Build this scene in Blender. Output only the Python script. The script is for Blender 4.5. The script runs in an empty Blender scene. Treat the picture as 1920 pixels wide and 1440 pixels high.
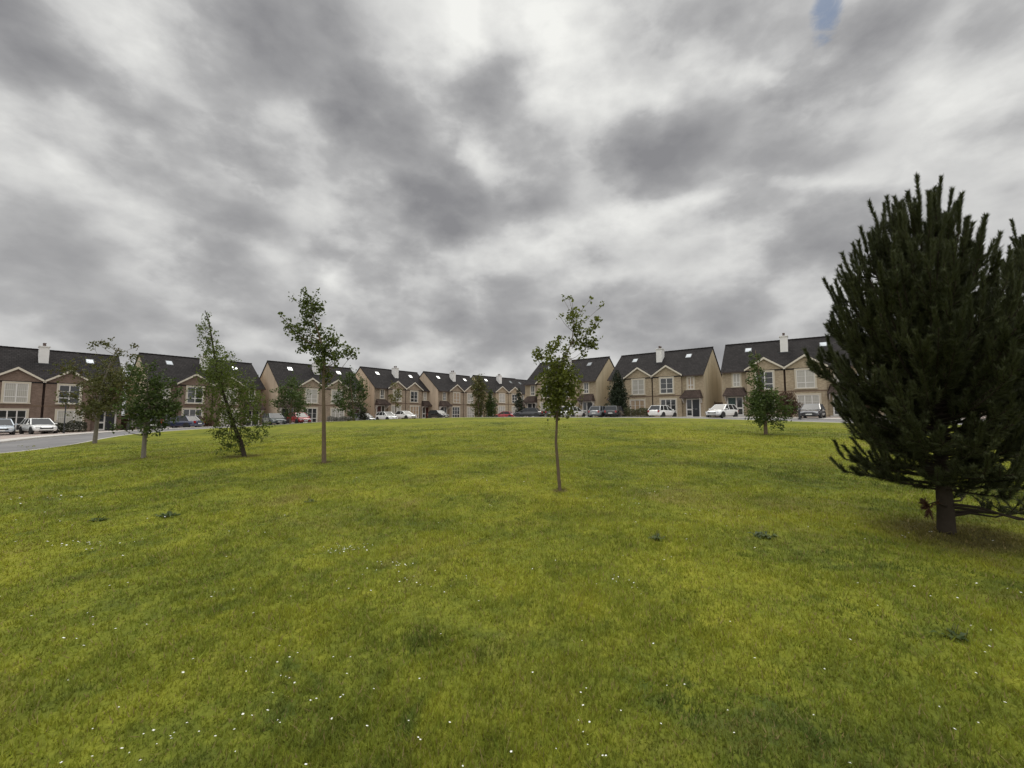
import bpy, math, random
import numpy as np

S = bpy.context.scene
C = S.collection
rng = np.random.default_rng(7)
random.seed(7)
R = math.radians

# ------------------------------------------------------------------ camera
EYE = 1.65
cd = bpy.data.cameras.new("camera")
cd.sensor_width = 36.0
cd.lens = 806.2 / 1920 * 36
cd.clip_end = 5000
cam = bpy.data.objects.new("camera", cd)
C.objects.link(cam)
cam.location = (0, 0, EYE)
cam.rotation_euler = (R(90 + 4.43), 0, 0)
S.camera = cam
S.view_settings.view_transform = 'Standard'
S.view_settings.look = 'None'
S.view_settings.exposure = 0.0
S.view_settings.gamma = 1.0

SUN_AZ, SUN_EL = 8.0, 52.0            # degrees right of the view axis, degrees up
sd = bpy.data.lights.new("sun", 'SUN')
sd.energy = 1.3
sd.angle = R(28)
sd.color = (1.0, 0.95, 0.86)
sun = bpy.data.objects.new("sun", sd)
C.objects.link(sun)
sun.location = (10, 60, 90)
sun.rotation_euler = (R(-(90 - SUN_EL)), 0, R(-SUN_AZ))   # light travels back towards the camera

# ------------------------------------------------------------------ node helper
class G:
    def __init__(s, nt):
        s.nt = nt
    def n(s, t, **kw):
        nd = s.nt.nodes.new(t)
        for k, v in kw.items():
            if k.startswith('i_'):
                s.put(nd.inputs[k[2:].replace('_', ' ')], v)
            else:
                setattr(nd, k, v)
        return nd
    def put(s, inp, v):
        if isinstance(v, bpy.types.NodeSocket):
            s.nt.links.new(v, inp)
        else:
            if inp.type == 'RGBA' and len(v) == 3:
                v = (*v, 1)
            inp.default_value = v
    def m(s, op, a, b=None, c=None, clamp=False):
        nd = s.nt.nodes.new('ShaderNodeMath')
        nd.operation = op
        nd.use_clamp = clamp
        for i, v in enumerate((a, b, c)):
            if v is not None:
                s.put(nd.inputs[i], v)
        return nd.outputs[0]
    def mix(s, f, a, b):
        nd = s.nt.nodes.new('ShaderNodeMix')
        nd.data_type = 'RGBA'
        s.put(nd.inputs[0], f); s.put(nd.inputs[6], a); s.put(nd.inputs[7], b)
        return nd.outputs[2]
    def noise(s, vec, scale, detail=4, rough=.55, dist=0.0):
        nd = s.n('ShaderNodeTexNoise')
        s.put(nd.inputs['Vector'], vec)
        nd.inputs['Scale'].default_value = scale
        nd.inputs['Detail'].default_value = detail
        nd.inputs['Roughness'].default_value = rough
        nd.inputs['Distortion'].default_value = dist
        return nd.outputs[0]
    def ramp(s, f, stops):
        nd = s.n('ShaderNodeValToRGB')
        s.put(nd.inputs[0], f)
        el = nd.color_ramp.elements
        while len(el) < len(stops):
            el.new(.5)
        for e, (p, c) in zip(el, stops):
            e.position = p
            e.color = (*c, 1) if len(c) == 3 else c
        return nd.outputs[0]
    def smooth(s, x, a, b):
        nd = s.n('ShaderNodeMapRange', interpolation_type='SMOOTHSTEP')
        s.put(nd.inputs[0], x)
        nd.inputs[1].default_value = a; nd.inputs[2].default_value = b
        return nd.outputs[0]
    def comb(s, x, y, z):
        nd = s.n('ShaderNodeCombineXYZ')
        for i, v in enumerate((x, y, z)):
            s.put(nd.inputs[i], v)
        return nd.outputs[0]
    def sep(s, v):
        nd = s.n('ShaderNodeSeparateXYZ')
        s.put(nd.inputs[0], v)
        return nd.outputs

# ------------------------------------------------------------------ sky
W = bpy.data.worlds.new("World")
S.world = W
W.use_nodes = True
W.node_tree.nodes.clear()
g = G(W.node_tree)
d = g.n('ShaderNodeTexCoord').outputs['Generated']
dx, dy, dz = g.sep(d)
az = g.m('ARCTAN2', dx, dy)
el = g.m('ARCSINE', dz)
zz = g.m('ADD', g.m('MAXIMUM', dz, 0.0), 0.24)
flat = g.comb(g.m('DIVIDE', dx, zz), g.m('DIVIDE', dy, zz), 0.0)
ball = g.comb(dx, dy, g.m('MULTIPLY', dz, 1.7))        # cloud lumps, flattened a little towards the horizon
def colnoise(vec, scale, detail, rough):
    nd = g.n('ShaderNodeTexNoise')
    g.put(nd.inputs['Vector'], vec)
    nd.inputs['Scale'].default_value = scale; nd.inputs['Detail'].default_value = detail; nd.inputs['Roughness'].default_value = rough
    return nd.outputs['Color']
wx, wy, wz = g.sep(colnoise(ball, 4.2, 6, .58))
azw = g.m('ADD', az, g.m('MULTIPLY', g.m('SUBTRACT', wx, .5), .26))
elw = g.m('ADD', el, g.m('MULTIPLY', g.m('SUBTRACT', wy, .5), .16))
# cloud banks of this sky: azimuth and elevation of each bank (deg), its two radii (deg), tilt (deg), thickness (+) or break (-)
BANKS = [
 (-47.0, 31.4, 7.1, 2.4, -4, 0.5), (-42.1, 29.9, 10.5, 2.4, -2, 0.45), (-49.7, 26.2, 4.2, 1.7, 13, 0.25), (-35.4, 33.6, 6.0, 2.6, -6, 0.25), (-28.0, 41.0, 9.1, 2.9, -1, 0.5), (-24.8, 38.4, 6.8, 3.9, -17, 0.45), (-18.8, 34.5, 7.3, 2.8, -8, 0.4), (-5.3, 38.9, 5.5, 2.3, 11, 0.7),
 (-12.3, 27.3, 8.5, 3.7, -7, 0.65), (-19.3, 30.5, 5.8, 3.0, -14, 0.3), (-9.5, 24.5, 5.8, 1.9, 2, 0.3), (-34.3, 23.6, 5.8, 2.2, -3, 0.35), (-48.7, 16.5, 5.3, 2.8, 3, 0.3), (-45.7, 11.1, 8.0, 2.0, -4, 0.15), (20.6, 30.8, 10.4, 3.0, -12, 0.55), (15.9, 28.7, 6.1, 2.0, -16, 0.3),
 (35.1, 28.8, 5.8, 2.2, -18, 0.4), (33.7, 21.1, 5.7, 3.3, -19, 0.65), (21.0, 22.8, 4.5, 1.5, -18, 0.25), (41.0, 18.7, 3.5, 1.7, -32, 0.35), (16.1, 36.2, 6.2, 2.3, -16, 0.2), (45.8, 24.9, 5.0, 2.8, -11, 0.12), (27.4, 40.4, 5.3, 2.1, -16, 0.2), (0.0, 44.6, 2.3, 1.3, -1, 0.2),
 (4.5, 39.6, 4.5, 2.9, -3, -0.6), (7.6, 43.5, 4.4, 3.1, -5, -0.6), (12.6, 39.0, 5.5, 2.0, -24, -0.5), (-7.5, 41.3, 2.9, 1.8, -10, -0.45), (-8.3, 44.3, 2.2, 2.6, 9, -0.4), (31.7, 35.2, 3.0, 1.1, -17, -0.5), (39.8, 35.1, 2.1, 1.4, -4, -0.4), (20.8, 35.9, 3.3, 1.2, -25, -0.3),
 (-42.7, 32.6, 2.3, 2.8, -9, -0.4), (-46.0, 33.6, 2.8, 1.1, -7, -0.25), (-29.3, 31.1, 2.5, 2.3, -26, -0.3), (-40.6, 25.8, 9.2, 1.3, -8, -0.25), (-4.4, 31.3, 3.4, 1.9, -27, -0.5), (-17.2, 28.0, 2.2, 1.3, -20, -0.3), (-23.3, 17.0, 1.5, 0.8, -14, -0.5), (0.0, 21.7, 10.8, 2.6, 3, -0.35),
 (13.6, 22.4, 8.1, 2.2, -13, -0.35), (20.4, 25.2, 7.2, 1.1, 4, -0.4), (35.9, 24.8, 3.9, 0.8, -21, -0.35), (-31.5, 19.3, 2.6, 0.8, -17, -0.3), (-41.7, 15.5, 3.8, 0.7, -10, -0.2), (-7.8, 7.9, 18.4, 1.5, -8, -0.3), (-37.4, 8.1, 13.1, 0.9, -2, -0.15), (49.0, 30.6, 4.4, 3.5, -28, -0.18),
 (20.2, 17.3, 7.3, 1.6, -7, -0.2), (2.9, 12.9, 20.3, 3.5, -3, 0.12), (23.2, 11.9, 11.1, 2.6, -6, 0.15), (-35.2, 11.2, 10.8, 1.7, 1, 0.12),
]
tot = None
TB = .60
for a, e, ra, re, tl, wgt in BANKS:
    ct, st = math.cos(R(tl)), math.sin(R(tl))
    A = g.m('SUBTRACT', azw, R(a)); E_ = g.m('SUBTRACT', elw, R(e))
    p = g.m('ADD', g.m('MULTIPLY', A, ct / R(ra)), g.m('MULTIPLY', E_, st / R(ra)))
    q = g.m('ADD', g.m('MULTIPLY', A, -st / R(re)), g.m('MULTIPLY', E_, ct / R(re)))
    ex = g.m('EXPONENT', g.m('MULTIPLY', g.m('ADD', g.m('MULTIPLY', p, p), g.m('MULTIPLY', q, q)), -.7))
    t = g.m('MULTIPLY', ex, wgt)
    tot = t if tot is None else g.m('ADD', tot, t)
f1 = g.noise(flat, .9, 4, .5, .3)
f2 = g.noise(ball, 3.7, 7, .52, .0)
f3 = g.noise(ball, 12.0, 5, .55, .0)
puff = g.m('ABSOLUTE', g.m('SUBTRACT', g.noise(ball, 5.5, 6, .46, .0), .5))
lump = g.n('ShaderNodeTexVoronoi', feature='SMOOTH_F1')
wv = g.n('ShaderNodeVectorMath', operation='MULTIPLY_ADD')
g.put(wv.inputs[0], colnoise(ball, 6.0, 6, .6)); g.put(wv.inputs[1], (.17, .17, .17)); g.put(wv.inputs[2], ball)
g.put(lump.inputs['Vector'], wv.outputs[0])
lump.inputs['Scale'].default_value = 4.4; lump.inputs['Smoothness'].default_value = .22
lumps = g.m('SUBTRACT', .42, lump.outputs['Distance'])
thick = g.m('ADD', g.m('MULTIPLY', tot, TB), g.m('ADD', g.m('MULTIPLY', g.m('SUBTRACT', f1, .5), .30), g.m('MULTIPLY', g.m('SUBTRACT', f2, .5), 1.0)))
thick = g.m('ADD', thick, g.m('MULTIPLY', g.m('SUBTRACT', f3, .5), .50))
thick = g.m('ADD', thick, g.m('MULTIPLY', g.m('SUBTRACT', puff, .08), 1.25))
low = g.m('SUBTRACT', 1.0, g.smooth(el, R(9), R(25)))
thick = g.m('ADD', thick, g.m('MULTIPLY', lumps, g.m('SUBTRACT', .85, g.m('MULTIPLY', low, .40))))
thick = g.m('ADD', thick, g.m('MULTIPLY', low, .06))
thick = g.m('ADD', g.m('MULTIPLY', thick, .98), .38)
cloud = g.ramp(g.m('DIVIDE', g.m('ADD', thick, .35), 1.35), [(0.0, (.90, .90, .865)), (.22, (.76, .76, .74)), (.37, (.635, .635, .625)), (.47, (.55, .55, .547)), (.57, (.445, .445, .447)), (.70, (.365, .365, .371)), (.85, (.305, .305, .314)), (1.0, (.25, .25, .262))])
# extra brightness added to unseen cloud overhead and behind, lighting lawn and house fronts
lift = g.m('ADD', 1.0, g.m('MULTIPLY', g.smooth(el, R(46), R(70)), 3.6))
lift = g.m('ADD', lift, g.m('MULTIPLY', g.smooth(dy, .25, -.5), .9))
cl = g.n('ShaderNodeVectorMath', operation='SCALE')
g.put(cl.inputs[0], cloud); g.put(cl.inputs['Scale'], g.m('MULTIPLY', lift, 10.0))
sky = g.n('ShaderNodeTexSky', sky_type='NISHITA')
sky.sun_disc = False
sky.sun_elevation = R(SUN_EL)
sky.sun_rotation = R(SUN_AZ)
A = g.m('SUBTRACT', g.m('ADD', g.m('MULTIPLY', az, .6), g.m('MULTIPLY', azw, .4)), R(38.9)); E_ = g.m('SUBTRACT', g.m('ADD', g.m('MULTIPLY', el, .6), g.m('MULTIPLY', elw, .4)), R(38.3))
gap = g.m('ADD', g.m('POWER', g.m('DIVIDE', g.m('ADD', A, g.m('MULTIPLY', E_, -.35)), R(1.4)), 2.0), g.m('POWER', g.m('DIVIDE', E_, R(1.6)), 2.0))
hole = g.m('MULTIPLY', g.m('SUBTRACT', 1.0, g.smooth(g.m('ADD', gap, g.m('MULTIPLY', g.m('SUBTRACT', g.noise(ball, 22.0, 6, .65, .6), .5), 4.5)), -.2, 1.9)), .85)
skd = g.mix(.45, sky.outputs[0], (0.0, .6, 1.2))
bg = g.n('ShaderNodeBackground')
g.put(bg.inputs[0], g.mix(hole, cl.outputs[0], skd))
bg.inputs[1].default_value = 0.1
wo = g.n('ShaderNodeOutputWorld')
W.node_tree.links.new(bg.outputs[0], wo.inputs[0])

# ------------------------------------------------------------------ terrain
EDGE = [(-24.77, 21.0, -.09), (-26.87, 26.0, -.06), (-31.51, 36.0, .25), (-29.72, 43.0, .56), (-26.98, 47.5, .74), (-23.35, 52.5, 1.07),
        (-18.64, 58.0, 1.29), (-12.27, 62.0, 1.51), (8.34, 48.2, 1.63), (17.32, 41.2, 1.55), (26.46, 34.0, 1.21)]
BLOCKS = {  # terrace blocks: x, y, turn of the ridge (deg), ground level
 'R1': (33.06, 51.64, -55.57, 1.86), 'R2': (21.51, 60.28, -50.18, 1.75), 'R3': (9.82, 69.12, -50.97, 1.73),
 'B1': (-53.43, 48.51, 38.16, .18), 'B2': (-42.24, 57.83, 35.08, .44), 'B3': (-31.52, 67.26, 41.12, .76),
 'B4': (-23.0, 80.8, 37.21, 1.47), 'B5': (-13.35, 88.74, 38.24, 1.47), 'B6': (-4.0, 100.0, 47.0, 1.9),
 'B7': (3.8, 111.0, 47.0, 2.1), 'R0': (44.9, 43.2, -53.0, 1.95)}
cp = [(0, 0, 0), (0, 8, .27), (0, 20, .67), (0, 34, 1.18), (10, 0, .05), (-10, 0, -.15), (14, 12, .47), (-14, 12, .12), (0, -12, -.3), (24, 8, .4),
      (-24, 4, -.2), (30, 20, .8), (-60, 20, -.4), (45, 25, 1.3), (0, 130, 2.2), (-70, 90, .8), (60, 70, 2.2), (0, -40, -.6), (-60, -30, -.8), (60, -30, .2)]
cp += EDGE
def axes(n):
    t = R(BLOCKS[n][2])
    u = np.array([-math.sin(t), -math.cos(t)]) if n[0] == 'R' else np.array([math.sin(t), math.cos(t)])
    return u, np.array([-u[1], u[0]])
for n, (X, Y, th, zb) in BLOCKS.items():
    u, v = axes(n)
    for s_ in (-5, 5):
        q = np.array([X, Y]) - v * 4.5 + u * s_
        cp.append((q[0], q[1], zb - .03))
cp = np.array(cp)
def U(r2): return np.where(r2 > 0, r2 * np.log(np.maximum(r2, 1e-12)), 0) * .5
_n = len(cp)
_dd = cp[:, None, :2] - cp[None, :, :2]
_K = U((_dd ** 2).sum(-1)) + 2.0 * np.eye(_n)
_P = np.c_[np.ones(_n), cp[:, :2]]
_w = np.linalg.solve(np.block([[_K, _P], [_P.T, np.zeros((3, 3))]]), np.r_[cp[:, 2], 0, 0, 0])
def hgt(x, y):
    x = np.asarray(x, float); y = np.asarray(y, float)
    sh = x.shape; x = x.ravel(); y = y.ravel()
    z = np.empty(len(x))
    for i in range(0, len(x), 20000):
        a, b = x[i:i + 20000], y[i:i + 20000]
        d2 = (a[:, None] - cp[None, :, 0]) ** 2 + (b[:, None] - cp[None, :, 1]) ** 2
        z[i:i + 20000] = U(d2) @ _w[:_n] + _w[-3] + _w[-2] * a + _w[-1] * b
    r = np.hypot(x, y - 40)
    k = np.clip((r - 95) / 130, 0, 1); k = k * k * (3 - 2 * k)
    return (z * (1 - k) + .2 * k).reshape(sh)
def bump(x, y):
    return (.020 * np.sin(x * 1.7 + 1.3 * np.sin(y * .9)) * np.sin(y * 1.3 + .8 * np.sin(x * 1.1)) + .012 * np.sin(x * 3.9 + y * 1.7 + 2 * np.sin(y * 1.9)) * np.sin(y * 4.3 - x * .9)
            + .03 * np.sin(x * .55 + .4) * np.sin(y * .47 + .9 * np.sin(x * .3)))
def lawn_z(x, y):
    return hgt(x, y) + bump(np.asarray(x, float), np.asarray(y, float)) * np.clip(1.0 - np.hypot(x, y) / 45.0, 0, 1)

# ------------------------------------------------------------------ mesh helpers
def mesh_obj(name, verts, faces, mats=None, parent=None, midx=None, smooth=False):
    me = bpy.data.meshes.new(name)
    me.from_pydata([tuple(map(float, p)) for p in verts], [], faces)
    for m_ in (mats if isinstance(mats, (list, tuple)) else [mats]):
        if m_: me.materials.append(m_)
    if midx is not None:
        me.polygons.foreach_set('material_index', midx)
    if smooth:
        me.polygons.foreach_set('use_smooth', [True] * len(me.polygons))
    me.update()
    o = bpy.data.objects.new(name, me)
    C.objects.link(o)
    if parent: o.parent = parent
    return o
def fast_obj(name, V, k, mat, parent=None, smooth=False):
    """V: (n*k,3) array of separate k-gons"""
    V = np.ascontiguousarray(V, dtype=np.float32)
    n = len(V) // k
    me = bpy.data.meshes.new(name)
    me.vertices.add(len(V)); me.vertices.foreach_set('co', V.ravel())
    me.loops.add(len(V)); me.loops.foreach_set('vertex_index', np.arange(len(V), dtype=np.int32))
    me.polygons.add(n)
    me.polygons.foreach_set('loop_start', np.arange(0, n * k, k, dtype=np.int32))
    me.polygons.foreach_set('loop_total', np.full(n, k, dtype=np.int32))
    me.materials.append(mat)
    me.update(calc_edges=True)
    o = bpy.data.objects.new(name, me)
    C.objects.link(o)
    if parent: o.parent = parent
    return o
class MB:
    def __init__(s): s.v = []; s.f = []; s.mi = []
    def poly(s, pts, faces, mi=0):
        b = len(s.v); s.v += [tuple(p) for p in pts]
        for f in faces: s.f.append(tuple(b + i for i in f)); s.mi.append(mi)
    def box(s, x0, x1, y0, y1, z0, z1, mi=0):
        p = [(x0, y0, z0), (x1, y0, z0), (x1, y1, z0), (x0, y1, z0), (x0, y0, z1), (x1, y0, z1), (x1, y1, z1), (x0, y1, z1)]
        s.poly(p, [(3, 2, 1, 0), (4, 5, 6, 7), (0, 1, 5, 4), (1, 2, 6, 5), (2, 3, 7, 6), (3, 0, 4, 7)], mi)
    def hexa(s, p, mi=0):
        s.poly(p, [(3, 2, 1, 0), (4, 5, 6, 7), (0, 1, 5, 4), (1, 2, 6, 5), (2, 3, 7, 6), (3, 0, 4, 7)], mi)
    def prism(s, prof, y0, y1, mi=0):
        """profile in x,z (counter-clockwise seen from -y) swept along y"""
        n = len(prof)
        p = [(x, y0, z) for x, z in prof] + [(x, y1, z) for x, z in prof]
        s.poly(p, [tuple(range(n)), tuple(range(2 * n - 1, n - 1, -1))] + [(i, i + n, (i + 1) % n + n, (i + 1) % n) for i in range(n)], mi)
    def tube(s, pts, rad, k=6, mi=0):
        pts = [np.array(p, float) for p in pts]
        rings = []
        for i, p in enumerate(pts):
            t = pts[min(i + 1, len(pts) - 1)] - pts[max(i - 1, 0)]
            t /= max(np.linalg.norm(t), 1e-9)
            a = np.cross(t, (0, 0, 1) if abs(t[2]) < .9 else (1, 0, 0)); a /= np.linalg.norm(a)
            b = np.cross(t, a)
            rings.append([p + rad[i] * (a * math.cos(2 * math.pi * j / k) + b * math.sin(2 * math.pi * j / k)) for j in range(k)])
        base = len(s.v)
        for r_ in rings: s.v += [tuple(q) for q in r_]
        for i in range(len(pts) - 1):
            for j in range(k):
                s.f.append((base + i * k + j, base + i * k + (j + 1) % k, base + (i + 1) * k + (j + 1) % k, base + (i + 1) * k + j)); s.mi.append(mi)
        s.f.append(tuple(base + j for j in range(k - 1, -1, -1))); s.mi.append(mi)
        s.f.append(tuple(base + (len(pts) - 1) * k + j for j in range(k))); s.mi.append(mi)
    def cyl(s, c, ax, r, h, k=16, mi=0):
        c = np.array(c, float); ax = np.array(ax, float)
        s.tube([c - ax * h / 2, c + ax * h / 2], [r, r], k, mi)
    def build(s, name, mats, parent=None, smooth=False):
        return mesh_obj(name, s.v, s.f, mats, parent, s.mi, smooth)
def empty(name, loc, rz, label, cat, group=None):
    o = bpy.data.objects.new(name, None)
    C.objects.link(o)
    o.empty_display_size = .5
    o.location = loc; o.rotation_euler = (0, 0, rz)
    tag(o, label, cat, group)
    return o
def tag(o, label, cat, group=None):
    o['label'] = label; o['category'] = cat
    if group: o['group'] = group
    return o
def structure(o, kind='structure'):
    o['kind'] = kind
    return o

# ------------------------------------------------------------------ materials
def new_mat(name):
    m_ = bpy.data.materials.new(name)
    m_.use_nodes = True
    nt = m_.node_tree
    b = nt.nodes['Principled BSDF']
    return m_, G(nt), b
def plain(name, col, rough=.6, spec=.4, var=.12, scale=6.0, metal=0.0):
    m_, g, b = new_mat(name)
    co = g.n('ShaderNodeTexCoord').outputs['Object']
    nz = g.noise(co, scale, 5, .6)
    g.put(b.inputs['Base Color'], g.mix(nz, tuple(c * (1 - var) for c in col), tuple(min(1, c * (1 + var)) for c in col)))
    b.inputs['Roughness'].default_value = rough
    b.inputs['Specular IOR Level'].default_value = spec
    b.inputs['Metallic'].default_value = metal
    return m_
def brick(name, c1, c2, mortar):
    m_, g, b = new_mat(name)
    x, y, z = g.sep(g.n('ShaderNodeTexCoord').outputs['Object'])
    vec = g.comb(g.m('ADD', x, y), z, 0.0)
    bt = g.n('ShaderNodeTexBrick')
    g.put(bt.inputs['Vector'], vec)
    bt.inputs['Scale'].default_value = 1.0
    bt.inputs['Brick Width'].default_value = .225; bt.inputs['Row Height'].default_value = .075
    bt.inputs['Mortar Size'].default_value = .008; bt.inputs['Mortar Smooth'].default_value = .3
    g.put(bt.inputs['Color1'], c1); g.put(bt.inputs['Color2'], c2); g.put(bt.inputs['Mortar'], mortar)
    big = g.noise(vec, .9, 5, .65)
    mid = g.noise(vec, 4.5, 3, .7)
    k = g.m('ADD', g.m('MULTIPLY', big, .5), g.m('MULTIPLY', mid, .6))
    hue = g.n('ShaderNodeHueSaturation')
    g.put(hue.inputs['Value'], g.m('ADD', .45, k))
    g.put(hue.inputs['Color'], bt.outputs['Color'])
    g.put(b.inputs['Base Color'], hue.outputs[0])
    b.inputs['Roughness'].default_value = .9
    b.inputs['Specular IOR Level'].default_value = .2
    bp = g.n('ShaderNodeBump'); bp.inputs['Strength'].default_value = .5; bp.inputs['Distance'].default_value = .01
    g.put(bp.inputs['Height'], g.m('SUBTRACT', 1.0, bt.outputs['Fac']))
    g.put(b.inputs['Normal'], bp.outputs[0])
    return m_
def pebbledash(name, col):
    m_, g, b = new_mat(name)
    co = g.n('ShaderNodeTexCoord').outputs['Object']
    x, y, z = g.sep(co)
    st = g.noise(g.comb(g.m('MULTIPLY', x, 2.0), g.m('MULTIPLY', y, 2.0), g.m('MULTIPLY', z, .3)), .9, 5, .65)
    fine = g.noise(co, 42, 3, .7)
    f = g.m('ADD', g.m('MULTIPLY', st, .65), g.m('MULTIPLY', fine, .35))
    g.put(b.inputs['Base Color'], g.ramp(f, [(.25, tuple(c * .68 for c in col)), (.5, col), (.75, tuple(min(1, c * 1.18) for c in col))]))
    b.inputs['Roughness'].default_value = .95
    b.inputs['Specular IOR Level'].default_value = .1
    return m_
def rooftile(name, col):
    m_, g, b = new_mat(name)
    co = g.n('ShaderNodeTexCoord').outputs['Object']
    x, y, z = g.sep(co)
    bt = g.n('ShaderNodeTexBrick')
    g.put(bt.inputs['Vector'], g.comb(x, g.m('MULTIPLY', z, 1.5), 0.0))
    bt.inputs['Scale'].default_value = 1.0
    bt.inputs['Brick Width'].default_value = .33; bt.inputs['Row Height'].default_value = .30
    bt.inputs['Mortar Size'].default_value = .018; bt.inputs['Mortar Smooth'].default_value = .2
    g.put(bt.inputs['Color1'], tuple(c * .8 for c in col)); g.put(bt.inputs['Color2'], tuple(c * 1.25 for c in col)); g.put(bt.inputs['Mortar'], tuple(c * .35 for c in col))
    nz = g.noise(co, .7, 5, .65)
    hue = g.n('ShaderNodeHueSaturation')
    g.put(hue.inputs['Value'], g.m('ADD', .55, g.m('MULTIPLY', nz, .9)))
    g.put(hue.inputs['Color'], bt.outputs['Color'])
    g.put(b.inputs['Base Color'], hue.outputs[0])
    b.inputs['Roughness'].default_value = .85
    b.inputs['Specular IOR Level'].default_value = .12
    bp = g.n('ShaderNodeBump'); bp.inputs['Strength'].default_value = .6; bp.inputs['Distance'].default_value = .02
    g.put(bp.inputs['Height'], g.m('SUBTRACT', 1.0, bt.outputs['Fac']))
    g.put(b.inputs['Normal'], bp.outputs[0])
    return m_
def leafmat(name, dark, light, trans=.35, odd=None):
    m_, g, b = new_mat(name)
    nt = m_.node_tree
    isl = g.n('ShaderNodeNewGeometry').outputs['Random Per Island']
    co = g.n('ShaderNodeTexCoord').outputs['Object']
    cl = g.noise(co, 1.6, 3, .6)
    f = g.m('ADD', g.m('MULTIPLY', isl, .6), g.m('MULTIPLY', g.m('SUBTRACT', cl, .3), 1.0), clamp=True)
    col = g.mix(f, dark, light)
    if odd:
        col = g.mix(g.m('MULTIPLY', g.smooth(g.noise(co, 2.3, 2, .5), .55, .68), .8), col, odd)
    g.put(b.inputs['Base Color'], col)
    b.inputs['Roughness'].default_value = .55
    b.inputs['Specular IOR Level'].default_value = .25
    tr = g.n('ShaderNodeBsdfTranslucent'); g.put(tr.inputs[0], col)
    mx = g.n('ShaderNodeMixShader'); mx.inputs[0].default_value = trans
    nt.links.new(b.outputs[0], mx.inputs[1]); nt.links.new(tr.outputs[0], mx.inputs[2])
    nt.links.new(mx.outputs[0], nt.nodes['Material Output'].inputs[0])
    return m_
def glossy(name, col, rough=.08, coat=1.0, metal=0.0):
    m_, g, b = new_mat(name)
    co = g.n('ShaderNodeTexCoord').outputs['Object']
    nz = g.noise(co, 3.0, 3, .5)
    g.put(b.inputs['Base Color'], g.mix(nz, tuple(c * .93 for c in col), tuple(min(1, c * 1.07) for c in col)))
    b.inputs['Roughness'].default_value = rough
    b.inputs['Coat Weight'].default_value = coat
    b.inputs['Coat Roughness'].default_value = .05
    b.inputs['Metallic'].default_value = metal
    return m_
def glass(name, col, spec=.6):
    m_, g, b = new_mat(name)
    co = g.n('ShaderNodeTexCoord').outputs['Object']
    nz = g.noise(co, 1.3, 3, .5)
    g.put(b.inputs['Base Color'], g.mix(nz, tuple(c * .6 for c in col), tuple(c * 1.4 for c in col)))
    b.inputs['Roughness'].default_value = .04
    b.inputs['Specular IOR Level'].default_value = spec
    return m_
def curtain(name, col):
    m_, g, b = new_mat(name)
    x, y, z = g.sep(g.n('ShaderNodeTexCoord').outputs['Object'])
    wv = g.m('SINE', g.m('MULTIPLY', x, 48.0))
    g.put(b.inputs['Base Color'], g.mix(g.m('ADD', .5, g.m('MULTIPLY', wv, .5)), tuple(c * .72 for c in col), col))
    b.inputs['Roughness'].default_value = .15
    b.inputs['Specular IOR Level'].default_value = .5
    return m_

M = {}
M['brick_buff'] = brick('buff brick', (.40, .325, .225), (.30, .235, .155), (.35, .305, .24))
M['brick_tan'] = brick('tan brick', (.34, .265, .19), (.25, .19, .135), (.31, .27, .22))
M['brick_red'] = brick('red brown brick', (.205, .140, .108), (.15, .102, .078), (.21, .175, .145))
M['dash'] = pebbledash('cream pebbledash', (.50, .43, .31))
M['dash_pink'] = pebbledash('beige pebbledash', (.50, .40, .30))
M['roof'] = rooftile('dark roof tile', (.024, .0215, .0215))
M['canopy_tile'] = rooftile('brown canopy tile', (.066, .048, .040))
M['ridge'] = plain('ridge tile', (.02, .017, .016), .85, .15)
M['trim'] = plain('cream plaster trim', (.50, .45, .36), .8, .2, .1, 3)
M['white'] = plain('white upvc', (.62, .60, .57), .4, .35, .05)
M['chimney'] = plain('white chimney render', (.74, .72, .70), .9, .2, .10, 2.5)
M['pot'] = plain('clay pot', (.10, .07, .06), .8)
M['band'] = plain('brown string course', (.16, .11, .075), .85)
M['gutter'] = plain('brown gutter', (.055, .035, .03), .4)
M['barge'] = plain('cream barge board', (.58, .53, .44), .6)
M['glass'] = glass('window glass', (.028, .03, .03))
M['skyglass'] = glass('roof window glass', (.35, .37, .38), 1.0)
M['skyglass'].node_tree.nodes['Principled BSDF'].inputs['Metallic'].default_value = .9
M['skyglass'].node_tree.nodes['Principled BSDF'].inputs['Base Color'].default_value = (.9, .9, .9, 1)
M['net'] = curtain('net curtain behind glass', (.44, .42, .37))
M['blind'] = curtain('warm blind behind glass', (.40, .30, .20))
M['door_dark'] = plain('dark door paint', (.018, .02, .024), .3)
M['door_green'] = plain('green door paint', (.02, .05, .045), .3)
M['door_brown'] = plain('dark red door paint', (.07, .025, .02), .3)
M['metal'] = plain('galvanised metal', (.30, .30, .30), .4, .5, .1, 4, .8)
M['darkmetal'] = plain('dark painted metal', (.035, .037, .04), .45)
M['timber'] = plain('brown timber', (.10, .065, .045), .8, .2, .4, 3)
M['concrete'] = plain('concrete', (.42, .40, .37), .9, .2, .2, 2)
M['tyre'] = plain('tyre rubber', (.018, .018, .018), .9, .2)
M['rim'] = plain('alloy rim', (.42, .42, .43), .3, .5, .05, 4, .8)
M['lamp_clear'] = glossy('headlamp lens', (.65, .66, .68), .08)
M['lamp_red'] = glossy('red lamp lens', (.30, .012, .01), .1)
M['plate'] = plain('number plate', (.72, .72, .68), .4)
M['car_glass'] = glass('car glass', (.014, .016, .018), .35)
M['car_glass'].node_tree.nodes['Principled BSDF'].inputs['Roughness'].default_value = .3
M['plastic'] = plain('black plastic', (.022, .022, .022), .6)
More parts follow.
